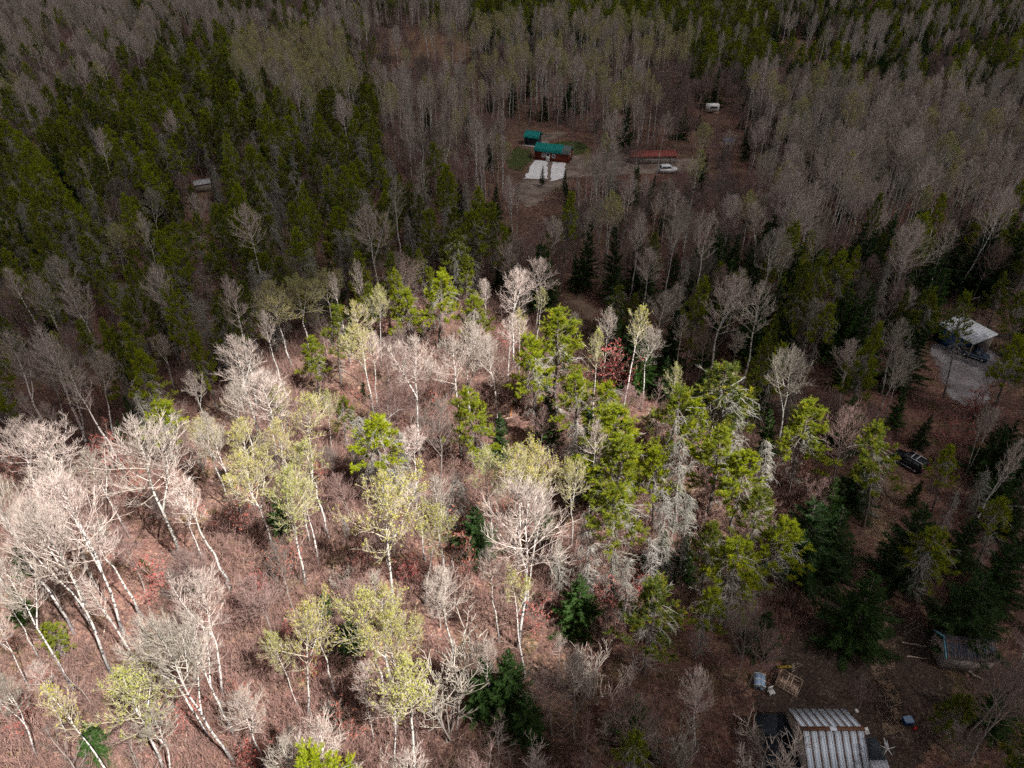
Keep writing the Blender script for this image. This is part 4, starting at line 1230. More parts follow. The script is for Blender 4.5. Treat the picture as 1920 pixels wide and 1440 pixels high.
# ------------------------------------------------------------------ the trees that stand out, each set by its top and its foot in the photograph
# kind, model, top x, top y, foot x, foot y (or None, height), width, label
A, B, J, D, F, R, S, MP, SP = "bare_aspen", "budding_aspen", "jack_pine", "dead_pine", "fir_tree", "red_shrub", "bare_shrub", "bare_maple", "bare_sapling"
HEROES = [
    # lower left, pale leaning aspens on the leaf litter
    (A, 0, -20, 890, 140, 1190, 1.0, "tall white-barked aspen whose trunk leaves the frame at the left edge"),
    (A, 1, 105, 890, 236, 1196, 1.05, "tall white aspen with thick straight trunk, left of the open litter patch"),
    (A, 3, 45, 940, 212, 1268, 0.9, "slender aspen in front of the two thick white trunks at lower left"),
    (A, 4, 75, 950, 165, 1137, 0.8, "thin aspen behind the thick white trunks at lower left"),
    (A, 1, 262, 785, 347, 1062, 1.25, "large round-crowned bare aspen above the pink thicket on the left"),
    (A, 5, 375, 1070, 420, 1312, 0.95, "fork-topped aspen standing above the lowest leaning pair"),
    (A, 3, 290, 1150, 440, 1432, 0.9, "crooked double-trunk aspen leaning over the lower left litter"),
    (A, 4, 240, 1165, 400, 1396, 0.95, "wide bent aspen left of the crooked double trunk"),
    (A, 2, -5, 1085, 80, 1242, 0.9, "aspen trunk crossing the left edge above the small yellow pine"),
    (A, 4, -20, 1140, 55, 1292, 0.8, "lower aspen trunk crossing the left edge beside the small yellow pine"),
    (B, 2, 595, 1142, 578, 1352, 1.0, "yellow-budded aspen standing in the lower middle-left litter"),
    (B, 0, 500, 1195, 566, 1336, 0.8, "low side-leaning yellow-budded aspen beside its taller neighbour"),
    (B, 2, 225, 1265, 310, 1452, 1.35, "broad aspen with bright yellow flower tips near the lower left corner"),
    (A, 5, 300, 1330, 325, 1470, 1.25, "pale crown rising from the lower edge beside the yellow-flowering aspen"),
    (A, 2, 95, 1240, 128, 1388, 0.9, "small pinkish bare aspen left of the yellow-flowering tree"),
    (A, 3, 25, 1270, 70, 1420, 0.9, "small bare aspen in the lower left corner"),
    (A, 1, 452, 1300, 500, 1436, 1.1, "low spreading bare tree at the lower edge right of the crooked aspen"),
    (A, 2, 545, 1370, 556, 1460, 1.1, "bare crown cut by the lower edge below the budded aspen"),
    (MP, 1, 225, 985, 272, 1110, 0.9, "grey maple behind the round-crowned aspen's foot"),
    # left middle
    (A, 1, 490, 690, 520, 895, 1.0, "pale aspen with spreading arms below the dark olive crowns"),
    (B, 1, 580, 735, 585, 935, 1.15, "straight yellow-topped aspen left of the bright pine pair"),
    (A, 0, 432, 725, 470, 880, 1.0, "pale aspen in the row along the left shade edge, nearest the shade"),
    (B, 3, 385, 785, 430, 940, 1.0, "budding aspen left in the cluster of yellow crowns"),
    (B, 0, 452, 790, 480, 960, 1.0, "budding aspen in the middle of the cluster of yellow crowns"),
    (B, 1, 522, 790, 545, 975, 1.0, "budding aspen right in the cluster of yellow crowns"),
    (B, 3, 450, 845, 522, 1052, 1.05, "taller yellow-budded aspen in front of the yellow crown cluster"),
    (B, 0, 545, 885, 572, 1096, 1.05, "yellow-budded aspen with two close trunks above the open litter"),
    (B, 2, 612, 730, 622, 850, 0.7, "small budding aspen at the foot of the left bright pines"),
    (A, 4, 355, 700, 400, 830, 0.9, "pale thin aspen at the upper end of the sunlit left slope"),
    (B, 2, 500, 530, 548, 690, 1.45, "large olive crown at the shade edge, left of three"),
    (B, 0, 560, 515, 575, 670, 1.35, "large olive crown at the shade edge, middle of three"),
    (B, 3, 612, 498, 625, 640, 1.2, "large olive crown at the shade edge, right of three"),
    (B, 1, 668, 565, 690, 722, 1.1, "yellowish aspen between the olive crowns and the bright pines"),
    (B, 4, 705, 535, 715, 690, 0.9, "slim budding aspen just left of the bright pine clump"),
    # centre, white aspens
    (A, 2, 700, 622, 708, 772, 1.05, "white aspen first from left in the central row of four"),
    (A, 4, 770, 625, 786, 852, 1.1, "white aspen second from left in the central row of four"),
    (A, 2, 842, 630, 865, 858, 1.05, "white aspen third from left in the central row of four"),
    (A, 5, 915, 625, 932, 770, 1.1, "white aspen fourth from left in the central row of four"),
    (A, 4, 932, 690, 934, 805, 0.9, "short white aspen in front of the fourth of the central row"),
    (A, 0, 968, 505, 960, 690, 1.1, "dark-footed pale aspen left of the pair at the top of the sunlit patch"),
    (A, 1, 1012, 478, 1004, 622, 1.15, "pale aspen right of the pair at the top of the sunlit patch"),
    (A, 3, 905, 520, 910, 620, 1.0, "bare grey crown behind the bright pines at the top of the sunlit patch"),
    (A, 5, 1078, 580, 1088, 660, 1.0, "low pale crown behind the tall central pine"),
    (A, 4, 1140, 575, 1130, 718, 0.95, "thin aspen left of the red shrub on the bank"),
    (A, 0, 1215, 610, 1202, 765, 1.1, "grey-white aspen right of the red shrub on the bank"),
    (A, 2, 1282, 590, 1262, 722, 1.0, "pale aspen at the right end of the bank by small firs"),
    (MP, 0, 820, 745, 822, 905, 1.1, "grey maple with reddish top in the middle of the sunlit patch"),
    (MP, 2, 730, 700, 735, 840, 0.9, "grey maple between the first two white aspens"),
    # centre foreground
    (B, 2, 718, 895, 736, 1152, 1.35, "broad fan-crowned budding aspen in the centre foreground"),
    (B, 3, 805, 950, 796, 1135, 0.9, "crooked budding aspen right of the broad fan-crowned one"),
    (B, 1, 905, 842, 925, 1035, 1.05, "budding aspen left in the central trio of tall crowns"),
    (B, 4, 962, 838, 975, 1060, 1.1, "budding aspen in the middle of the central trio of tall crowns"),
    (B, 3, 1015, 845, 1015, 1055, 1.05, "budding aspen right in the central trio of tall crowns"),
    (B, 0, 1066, 862, 1070, 1030, 0.9, "budding aspen beside the dark gap left of the bright pines"),
    (A, 1, 985, 900, 972, 1216, 1.2, "tall twin-trunk white aspen standing alone in the centre foreground"),
    (A, 4, 1025, 925, 986, 1152, 1.0, "white aspen close behind the twin-trunk one"),
    (A, 3, 832, 1068, 850, 1252, 1.2, "bent pale aspen with a wide crown, right of centre foreground pair"),
    (B, 0, 682, 1098, 716, 1332, 1.2, "left of two straight budding aspens in the lower middle"),
    (B, 3, 745, 1140, 752, 1346, 1.1, "right of two straight budding aspens in the lower middle"),
    (A, 2, 915, 1035, 935, 1207, 0.9, "small pale aspen left of the twin-trunk one"),
    (A, 5, 915, 1200, 914, 1348, 0.8, "short white aspen in front of the big round fir"),
    (A, 3, 728, 1275, 745, 1442, 1.0, "pale aspen rising from the lower edge, middle left"),
    (A, 0, 680, 1250, 702, 1400, 0.8, "thin pale aspen beside the one rising from the lower edge"),
    (S, 0, 848, 1255, 846, 1385, 1.2, "bushy pinkish bare shrub left of the big round fir"),
    (A, 2, 1048, 1195, 1045, 1292, 0.9, "small pale bare tree at the shade edge right of the big fir"),
    (S, 1, 1090, 1225, 1088, 1310, 1.1, "grey bare shrub in the shade right of the big fir"),
    (D, 1, 850, 885, 850, 1010, 1.3, "tangled grey dead crown between the two budding groups"),
    # bright pines
    (J, 0, 622, 580, 640, 720, 1.1, "bright yellow-green pine, taller of the left pair"),
    (J, 2, 580, 635, 600, 745, 1.1, "bright yellow-green pine, shorter of the left pair"),
    (J, 2, 760, 545, 772, 660, 1.2, "bright pine left in the clump at the top of the sunlit patch"),
    (J, 0, 820, 515, 826, 660, 1.2, "bright pine in the middle of the clump at the top of the sunlit patch"),
    (J, 5, 872, 482, 876, 580, 1.1, "small bright pine half in shade at the very top of the patch"),
    (J, 4, 892, 558, 896, 680, 1.3, "bright pine right in the clump at the top of the sunlit patch"),
    (J, 2, 1050, 585, 1040, 790, 1.35, "tall broad bright pine in the middle of the patch"),
    (J, 1, 990, 635, 1010, 830, 1.1, "slim green pine left beside the tall broad one"),
    (J, 5, 882, 725, 895, 880, 1.3, "bright pine standing alone right of the white aspen row"),
    (J, 1, 1080, 712, 1082, 870, 1.2, "green pine at the upper left of the right pine stand"),
    (J, 3, 1132, 720, 1135, 880, 1.1, "green pine with thin crown behind the yellow one"),
    (J, 2, 1155, 765, 1150, 960, 1.4, "dense bright pine in the right stand, behind the yellow one"),
    (J, 5, 1152, 830, 1148, 1000, 1.35, "yellowest pine of the right stand"),
    (J, 0, 1262, 730, 1250, 900, 1.25, "bright pine left of the right stand's dead tree"),
    (J, 4, 1305, 755, 1290, 900, 1.1, "pine behind the brownish dead tree"),
    (J, 1, 1362, 695, 1335, 890, 1.5, "tall grey-branched pine at the back of the right stand"),
    (J, 5, 1352, 795, 1328, 960, 1.3, "yellow-topped pine right of the brownish dead tree"),
    (J, 2, 1400, 850, 1368, 1000, 1.2, "bright pine low at the right end of the stand"),
    (J, 0, 1432, 925, 1392, 1060, 1.1, "lowest bright pine at the right shade edge"),
    (J, 2, 1522, 760, 1478, 920, 1.35, "bright pine standing apart at the far right of the sunlit patch"),
    (J, 4, 1230, 840, 1222, 990, 1.0, "darker green pine in the gap left of the brownish dead tree"),
    (J, 3, 1158, 925, 1150, 1130, 1.1, "lanky pine with yellow right side above the red thicket"),
    (J, 4, 1338, 985, 1312, 1120, 1.0, "small bright-topped pine at the lower right shade edge"),
    (J, 0, 1222, 1110, 1206, 1270, 1.3, "pine with only its yellow top in sun, above the dark hollow"),
    (J, 1, 1385, 1020, 1352, 1180, 1.5, "large dark pine just outside the sunlit patch at lower right"),
    (J, 4, 1470, 980, 1420, 1120, 1.4, "dark pine standing behind the large shaded pine"),
    (J, 3, 1330, 1110, 1300, 1240, 1.1, "thin shaded pine below the large dark one"),
    (J, 5, 110, 1165, 118, 1232, 1.5, "small bright yellow-green pine among leaning white trunks"),
    (J, 3, 715, 785, 722, 960, 1.3, "lichen-grey pine with a green top left of centre"),
    (J, 0, 640, 745, 650, 840, 1.0, "green pine low behind the small budding aspen"),
    (J, 1, 300, 760, 330, 880, 1.6, "pale lichen-covered pine at the left shade edge"),
    # dead grey pines
    (D, 0, 1278, 815, 1258, 1010, 0.85, "brownish dead pine in the middle of the right stand"),
    (D, 2, 1252, 920, 1240, 1110, 0.8, "bare grey dead pine left below the brownish dead one"),
    (D, 1, 1290, 930, 1272, 1090, 0.8, "bare grey dead pine right below the brownish dead one"),
    (D, 1, 1075, 785, 1078, 950, 1.15, "silver-grey dead pine beside the dark gap"),
    (D, 3, 1102, 985, 1098, 1130, 1.1, "grey dead pine left of the lanky pine"),
    (D, 0, 1048, 1010, 1046, 1120, 0.9, "small grey dead pine right of the white twin-trunk aspen"),
    (D, 3, 1440, 830, 1415, 960, 1.1, "pale dead tree between the far right pines"),
    (D, 1, 1385, 760, 1362, 900, 1.2, "silver dead tree behind the right stand"),
    (D, 2, 1225, 1010, 1216, 1170, 0.9, "thin grey dead trunk at the lower edge of the right stand"),
    (D, 1, 672, 775, 680, 910, 1.3, "dense grey dead pine left of the lichen-grey pine"),
    (D, 3, 745, 810, 752, 940, 1.2, "dense grey dead pine right of the lichen-grey pine"),
    (D, 2, 1180, 1040, 1172, 1180, 0.9, "thin grey dead pine right of the lanky pine"),
    # firs
    (F, 1, 1088, 1085, 1086, 1180, 1.2, "small round dark green fir on open litter"),
    (F, 1, 950, 1228, 956, 1345, 1.05, "big round green fir at the lower shade edge"),
    (F, 1, 908, 1235, 912, 1340, 1.0, "green fir behind the short white aspen"),
    (F, 0, 988, 1300, 990, 1390, 1.1, "dark fir in shade just below the big round fir"),
    (F, 3, 890, 950, 896, 1040, 1.2, "green fir between the reddish shrubs in the centre"),
    (F, 4, 608, 1108, 612, 1165, 1.2, "slim little fir in the open litter left of centre"),
    (F, 1, 655, 1155, 660, 1225, 1.1, "little bright fir beside the left straight budding aspen"),
    (F, 2, 520, 930, 528, 1005, 1.2, "little fir behind the double-trunk budding aspen"),
    (F, 1, 1252, 668, 1245, 745, 1.2, "dark green fir on the bank behind the pine stand"),
    (F, 0, 1326, 690, 1312, 770, 1.2, "dark green fir behind the tall grey-branched pine"),
    (F, 2, 1448, 770, 1432, 870, 1.0, "narrow green fir beside the small dirt clearing"),
    (F, 2, 1030, 720, 1030, 840, 1.0, "narrow dark fir at the foot of the tall broad pine"),
    (F, 2, 1104, 775, 1100, 940, 0.9, "tall narrow dark fir in the gap of the right stand"),
    (F, 0, 938, 770, 940, 870, 1.0, "small dark fir right of the lone bright pine"),
    (F, 2, 168, 1352, 190, 1425, 1.2, "green fir under the yellow-flowering aspen"),
    (F, 0, 36, 1020, 48, 1080, 1.1, "little green fir at the left edge between white trunks"),
    (F, 4, 222, 790, 232, 850, 1.1, "little fir beside the pale trunk at the left shade edge"),
    (F, 0, 1240, 1015, 1236, 1080, 1.2, "low green fir behind the dead pine trunks"),
    (F, 1, 1290, 1010, 1278, 1085, 1.1, "low green fir right of the dead pine trunks"),
    (F, 3, 1440, 1150, 1420, 1225, 1.1, "dark round fir behind the hutch at the edge of the yard"),
    (F, 3, 1640, 1080, 1590, 1210, 1.2, "dusky fir standing in the yard beside the track"),
    (F, 1, 1195, 1310, 1190, 1400, 1.1, "narrow dark fir in the deep shade at the lower middle"),
    (F, 3, 1790, 240, 1780, 330, 1.3, "isolated dark green conifer among the grey trees on the right"),
    (F, 2, 935, 485, 935, 545, 1.1, "little dark fir at the very top of the sunlit patch"),
    # red shrubs
    (R, 0, 818, 735, 826, 800, 1.3, "coral red shrub behind the grey maple in the centre"),
    (R, 1, 1162, 645, 1158, 735, 1.5, "tall coral red shrub on the bank right of the tall pine"),
    (R, 1, 1195, 1095, 1190, 1165, 1.4, "pink-red shrub right of the small round fir"),
    (R, 2, 1140, 1105, 1140, 1165, 1.2, "pink-red shrub touching the small round fir"),
    (R, 0, 858, 960, 864, 1030, 1.3, "crimson shrub left of the central green fir"),
    (R, 2, 868, 1030, 870, 1090, 1.2, "orange-red shrub below the crimson one"),
    (R, 0, 300, 1050, 318, 1110, 1.4, "pink shrub at the foot of the round-crowned aspen"),
    (R, 1, 530, 1015, 540, 1085, 1.3, "coral shrub beside the double-trunk budding aspen"),
    (R, 1, 190, 815, 205, 890, 1.5, "pink thicket shrub at the left shade edge"),
    (R, 2, 250, 880, 262, 950, 1.3, "reddish shrub below the pink thicket"),
    (R, 0, 425, 940, 435, 1010, 1.4, "reddish shrub among the budding aspens' feet"),
    (R, 1, 470, 1395, 475, 1440, 1.3, "red shrub at the lower edge"),
    (R, 0, 25, 840, 45, 900, 1.3, "rosy shrub at the left edge of the sunlit slope"),
    (R, 2, 650, 1340, 655, 1400, 1.2, "faint red shrub in the lower middle litter"),
    # standouts in the shade
    (A, 1, 285, 350, 300, 465, 1.2, "pale bare tree standing left of a pair in the dark pine wood"),
    (A, 5, 362, 360, 375, 475, 1.1, "pale bare tree standing right of a pair in the dark pine wood"),
    (B, 2, 215, 420, 240, 545, 1.4, "broad olive-topped aspen in the dark wood at left"),
    (B, 0, 722, 400, 726, 500, 1.2, "olive-topped aspen alone in the dark pine wood above the sunlit patch"),
    (A, 0, 110, 480, 185, 655, 1.1, "bare grey aspen with a long leaning trunk at left, tallest there"),
    (A, 3, 70, 645, 135, 825, 1.1, "bare grey aspen left in the shaded group above the left slope"),
    (A, 1, 110, 650, 165, 835, 1.0, "bare grey aspen in the middle of the shaded group above the left slope"),
    (A, 0, 175, 660, 215, 835, 1.0, "bare grey aspen right in the shaded group above the left slope"),
    (A, 4, 300, 625, 330, 740, 1.0, "short bare aspen in the shade above the left slope"),
    (A, 1, 30, 790, 90, 960, 1.4, "wide pale crown at the left edge, half in shade"),
    (A, 5, 95, 800, 130, 1000, 1.3, "wide pale crown beside the one at the left edge"),
    (A, 4, 1820, 760, 1805, 905, 0.5, "white leaning stem below the gravel, left of two"),
    (A, 4, 1870, 765, 1808, 900, 0.5, "white leaning stem below the gravel, right of two"),
    (A, 3, 1945, 1165, 1880, 1300, 0.8, "thick leaning grey trunk at the right edge below the storage shed"),
    (A, 3, 1490, 655, 1450, 855, 1.0, "bare tree with a long dark leaning trunk over the dirt clearing"),
    (A, 1, 1220, 460, 1200, 600, 1.0, "bare grey tree in the dark wood right of the forest path"),
    (A, 0, 1380, 620, 1368, 720, 1.1, "bare spreading tree in shade behind the small firs"),
    (A, 3, 1530, 560, 1505, 690, 1.1, "bare spreading tree in the dark wood right of centre"),
    (A, 1, 1600, 640, 1570, 780, 1.1, "grey bare crown in the dark wood left of the gravel"),
    (A, 5, 1690, 600, 1650, 745, 1.1, "bare tree in front of the gravel yard's left side"),
    (A, 2, 1690, 690, 1655, 800, 1.1, "low bare tree below the gravel yard's left side"),
    (S, 2, 1450, 1390, 1448, 1470, 1.3, "pale bare shrub against the black extension roof"),
    (A, 5, 1310, 1260, 1300, 1420, 0.9, "pale bare tree in the dark brush left of the yard"),
    (MP, 0, 1610, 1270, 1600, 1345, 0.9, "dark leafless little tree behind the metal roof"),
    (D, 0, 1850, 880, 1815, 990, 1.1, "broken pale dead tree right of the track"),
    (J, 0, 1650, 800, 1618, 990, 1.0, "dark pine leaning over the track beside the black car"),
    (J, 4, 1785, 845, 1745, 965, 0.9, "dark pine just right of the black car"),
    (J, 1, 1755, 1000, 1700, 1130, 1.5, "wide dark pine over the corrugated sheet"),
    (J, 3, 1812, 560, 1768, 750, 0.75, "tall dark pine in front of the carport"),
    (J, 5, 1790, 1310, 1765, 1390, 1.5, "low dark green pine right of the blue tote"),
    (F, 3, 1850, 1080, 1800, 1210, 1.3, "big black-green fir behind the storage shed"),
    (F, 3, 1530, 940, 1500, 1085, 1.3, "big black-green fir left of the dirt track"),
    (F, 1, 1580, 960, 1545, 1080, 1.2, "black-green fir against the left side of the dirt track"),
    (F, 0, 1748, 782, 1718, 842, 1.1, "small dark fir behind the black car"),
    (F, 2, 1698, 735, 1668, 812, 1.1, "narrow dark fir at the left edge of the gravel yard"),
    (F, 3, 1885, 800, 1838, 905, 1.1, "black-green fir right of the two white leaning stems"),
    (F, 1, 1905, 868, 1852, 968, 1.1, "black-green fir at the right edge below the gravel"),
    (J, 1, 1895, 640, 1852, 800, 1.0, "ragged dark pine on the right side of the gravel yard"),
    (J, 4, 1915, 560, 1880, 690, 1.1, "dark pine at the right edge beside the carport"),
    (J, 0, 1745, 545, 1712, 690, 1.0, "dark pine at the left corner of the carport"),
    (J, 2, 1880, 520, 1850, 620, 1.1, "dark pine behind the carport"),
    (MP, 2, 1640, 762, 1612, 850, 1.1, "grey maple in deep shade left of the black car"),
    (MP, 0, 1862, 690, 1838, 775, 1.1, "reddish-grey bare maple on the lower side of the gravel"),
    (R, 1, 1842, 735, 1828, 790, 1.6, "brownish red thicket below the gravel yard"),
    (R, 0, 1795, 800, 1780, 850, 1.5, "brownish red thicket behind the white leaning stems"),
    (F, 3, 1602, 745, 1572, 852, 1.1, "large dark fir right of the last bright pine"),
    (F, 1, 1632, 850, 1592, 955, 1.1, "dark fir at the upper end of the dirt track"),
    (D, 2, 1795, 925, 1752, 1012, 1.0, "thin grey dead tree right of the dirt track"),
    (J, 3, 1885, 945, 1830, 1068, 1.1, "thin dark pine between the firs on the right"),
    (F, 0, 1832, 975, 1785, 1068, 1.2, "middle-sized dark fir above the storage shed"),
    (F, 3, 1908, 1025, 1850, 1135, 1.2, "broad dark fir at the right edge above the storage shed"),
    (MP, 1, 1760, 890, 1728, 960, 1.0, "small leafless maple just below the black car"),
    (S, 1, 1650, 905, 1632, 945, 1.3, "bare shrub at the left edge of the dirt track"),
    (F, 1, 1895, 1290, 1850, 1370, 1.2, "dark fir at the right edge below the storage shed"),
    (F, 4, 1730, 905, 1700, 955, 1.2, "slim little fir right of the dirt track's upper end"),
    (MP, 3, 1050, 200, 1050, 262, 0.8, "dark-trunked bare tree between the pavilion and the lawn"),
    (MP, 2, 1072, 205, 1075, 290, 1.0, "bare maple on the lawn behind the red cabin"),
    (F, 4, 1018, 312, 1016, 352, 1.0, "young fir in front of the left gravel pad"),
    (F, 4, 1060, 318, 1058, 370, 1.0, "narrow dark fir at the right corner of the gravel pads"),
]

def height_at(pos, topy):
    v = (topy - 720) / FPX
    t = pos.y / (cos(PITCH) - v * sin(PITCH))
    return CAM_H - t * (sin(PITCH) + v * cos(PITCH))

rng = random.Random(11)
hero_xy = []
count = {}
for kind, var, tx, ty, fx, fy, wide, lab in HEROES:
    p = P(fx, fy)
    h = max(1.5, height_at(p, ty))
    top = P(tx, ty, h)
    lean = max(-0.16, min(0.16, atan2(top.x - p.x, h)))
    t = plant(kind, p.x, p.y, h, lab, None, var, rng.uniform(0, 6.28), wide * (0.5 + 10 / h if kind in (A, B) and h > 20 else 1) * (0.84 if kind in (A, B) and fy > 1150 else 1.08 if kind == J and fy < 1110 and tx < 1560 else 1))
    t.rotation_mode = 'ZYX'
    t.rotation_euler = (rng.uniform(-0.02, 0.02), lean, t.rotation_euler[2])
    hero_xy.append((p.x, p.y, kind))
    count[kind] = count.get(kind, 0) + 1

# ------------------------------------------------------------------ the wood all round: kinds by stand
def inside(x, y, poly):
    r = False
    j = len(poly) - 1
    for i in range(len(poly)):
        xi, yi = poly[i]; xj, yj = poly[j]
        if (yi > y) != (yj > y) and x < (xj - xi) * (y - yi) / (yj - yi) + xi:
            r = not r
        j = i
    return r

CLEAR = [   # open ground (photograph pixels of the ground)
    [(950, 242), (1010, 240), (1100, 255), (1120, 290), (1330, 288), (1330, 322), (1090, 345), (1040, 372), (990, 398), (955, 390), (965, 345), (945, 315), (945, 275)],
    [(650, 66), (740, 56), (860, 70), (905, 86), (880, 118), (780, 110), (700, 98)],
    [(1450, 82), (1510, 76), (1550, 94), (1535, 116), (1490, 118), (1455, 106)],
    [(1735, 600), (1870, 590), (1900, 660), (1895, 720), (1860, 765), (1790, 780), (1740, 750), (1720, 690)],
    [(1670, 835), (1745, 850), (1715, 920), (1680, 1000), (1672, 1100), (1760, 1180), (1880, 1180), (1880, 1260), (1790, 1290), (1750, 1440), (1720, 1600), (1380, 1600), (1400, 1250), (1450, 1230), (1540, 1110), (1600, 1085), (1605, 1000), (1640, 900)],
    [(1048, 545), (1075, 548), (1160, 592), (1260, 640), (1370, 690), (1470, 735), (1530, 775), (1500, 810), (1450, 765), (1350, 712), (1240, 664), (1150, 618), (1060, 575)],
]
KEEP = [    # things that trees in front must leave in view: x0, y0, x1, y1, foot y, chance that a bare tree may still stand there
    (972, 240, 1074, 300, 300, 0.02), (985, 300, 1062, 338, 338, 0.15), (1076, 262, 1180, 330, 330, 0.9), (1181, 278, 1272, 296, 300, 0.45), (1232, 306, 1274, 326, 326, 0.3),
    (1318, 184, 1350, 212, 212, 0.1), (1355, 254, 1380, 266, 266, 0.2), (1765, 590, 1866, 690, 690, 0.03), (1740, 690, 1880, 770, 770, 0.4),
    (1676, 842, 1732, 892, 892, 0.0), (1752, 1180, 1870, 1245, 1245, 0.0), (1395, 1235, 1510, 1320, 1320, 0.0), (1435, 1325, 1730, 1460, 1460, 0.0),
    (1612, 930, 1690, 1130, 1130, 0.02), (1500, 1060, 1560, 1110, 1110, 0.0), (1690, 1065, 1730, 1105, 1105, 0.0), (365, 345, 398, 360, 360, 0.4),
    (720, 70, 880, 115, 115, 0.25), (1460, 82, 1540, 112, 112, 0.4), (965, 340, 1010, 395, 395, 0.3), (1055, 545, 1110, 590, 590, 0.1), (1455, 740, 1500, 820, 820, 0.05),
]
ZONES = [   # name for labels, polygon of crowns, share of spots planted, kinds
    ("s", "the sunlit slope", SUNLIT, 0.76, {SP: 0.24, R: 0.21, S: 0.09, MP: 0.14, A: 0.17, B: 0.09, F: 0.03, D: 0.03}),
    ("bud", "the olive stand behind left pines", [(440, 85), (640, 75), (665, 180), (600, 205), (450, 165)], 0.6, {B: 0.75, A: 0.15, J: 0.1}),
    ("ledge", "the shaded left-edge wood", [(-40, 540), (230, 540), (230, 740), (-40, 830)], 0.5, {A: 0.34, J: 0.3, MP: 0.16, F: 0.12, R: 0.08}),
    ("tl", "the upper left grey wood", [(-60, 55), (250, 55), (330, 70), (200, 160), (-60, 260)], 0.62, {MP: 0.45, A: 0.28, B: 0.07, J: 0.15, R: 0.05}),
    ("tll", "the far pale top-left stand", [(-60, -80), (700, -80), (720, 55), (430, 62), (250, 62), (-60, 62)], 0.75, {A: 0.60, MP: 0.25, J: 0.15}),
    ("jp", "the dark left pine wood", [(-60, 180), (110, 160), (200, 110), (330, 60), (430, 60), (700, 140), (720, 240), (690, 290), (860, 310), (960, 400), (1010, 440), (880, 500), (700, 530), (560, 510), (450, 560), (430, 640), (300, 700), (180, 770), (-60, 800)], 0.66, {J: 0.60, D: 0.23, F: 0.07, A: 0.04, MP: 0.06}),
    ("belt", "the pale belt left of cabin", [(680, 170), (760, 120), (860, 130), (960, 230), (1000, 330), (965, 420), (860, 320), (690, 300)], 0.72, {A: 0.56, B: 0.14, MP: 0.24, F: 0.06}),
    ("back", "the olive stand behind cabin", [(765, 62), (1095, 40), (1290, 60), (1300, 190), (1190, 245), (900, 245), (780, 135)], 0.66, {B: 0.48, A: 0.20, MP: 0.22, F: 0.10}),
    ("tm", "the far dark top pines", [(880, -80), (1450, -80), (1455, 110), (1290, 120), (1100, 42), (880, 60)], 0.7, {J: 0.52, D: 0.14, F: 0.28, A: 0.06}),
    ("tc", "the grey trees behind meadow", [(690, -80), (890, -80), (890, 62), (690, 62)], 0.7, {A: 0.55, MP: 0.35, J: 0.1}),
    ("tr", "the far upper-right wood", [(1450, -80), (1990, -80), (1990, 150), (1560, 150), (1450, 110)], 0.72, {F: 0.36, J: 0.20, A: 0.32, MP: 0.12}),
    ("dm", "the dark right-hand wood", [(960, 400), (1280, 450), (1500, 430), (1700, 390), (1990, 360), (1990, 900), (1560, 900), (1560, 780), (1330, 680), (1060, 540), (900, 490)], 0.9, {F: 0.42, J: 0.24, A: 0.12, MP: 0.19, D: 0.06}),
    ("rm", "the grey right-hand wood", [(1060, 180), (1290, 120), (1560, 130), (1990, 150), (1990, 480), (1280, 490), (1050, 430), (1000, 400), (1060, 330)], 0.88, {MP: 0.35, A: 0.31, B: 0.14, F: 0.14, R: 0.06}),
    ("br", "the dark lower-right wood", [(1560, 860), (1990, 860), (1990, 1700), (1700, 1700), (1690, 1200), (1600, 1080)], 0.9, {F: 0.48, J: 0.32, MP: 0.16, D: 0.06}),
    ("bm", "the lower middle brush", [(800, 1500), (950, 1330), (1110, 1190), (1290, 1080), (1420, 970), (1560, 880), (1610, 1010), (1450, 1240), (1430, 1700), (800, 1700)], 0.95, {S: 0.48, MP: 0.32, SP: 0.12, J: 0.05, F: 0.03}),
]
DEFAULT = ("rest", "the wood's outer edge", None, 0.5, {MP: 0.35, A: 0.3, J: 0.2, SP: 0.15})
HT = {A: (11, 21), B: (13, 21), MP: (7, 14), J: (9, 17), D: (8, 15), F: (4, 12), R: (2.5, 5), S: (2.5, 5), SP: (4, 9)}
HALFW = {A: 3.2, B: 3.2, MP: 2.8, J: 2.0, D: 1.6, F: 1.9, R: 1.4, S: 1.4, SP: 1.2}

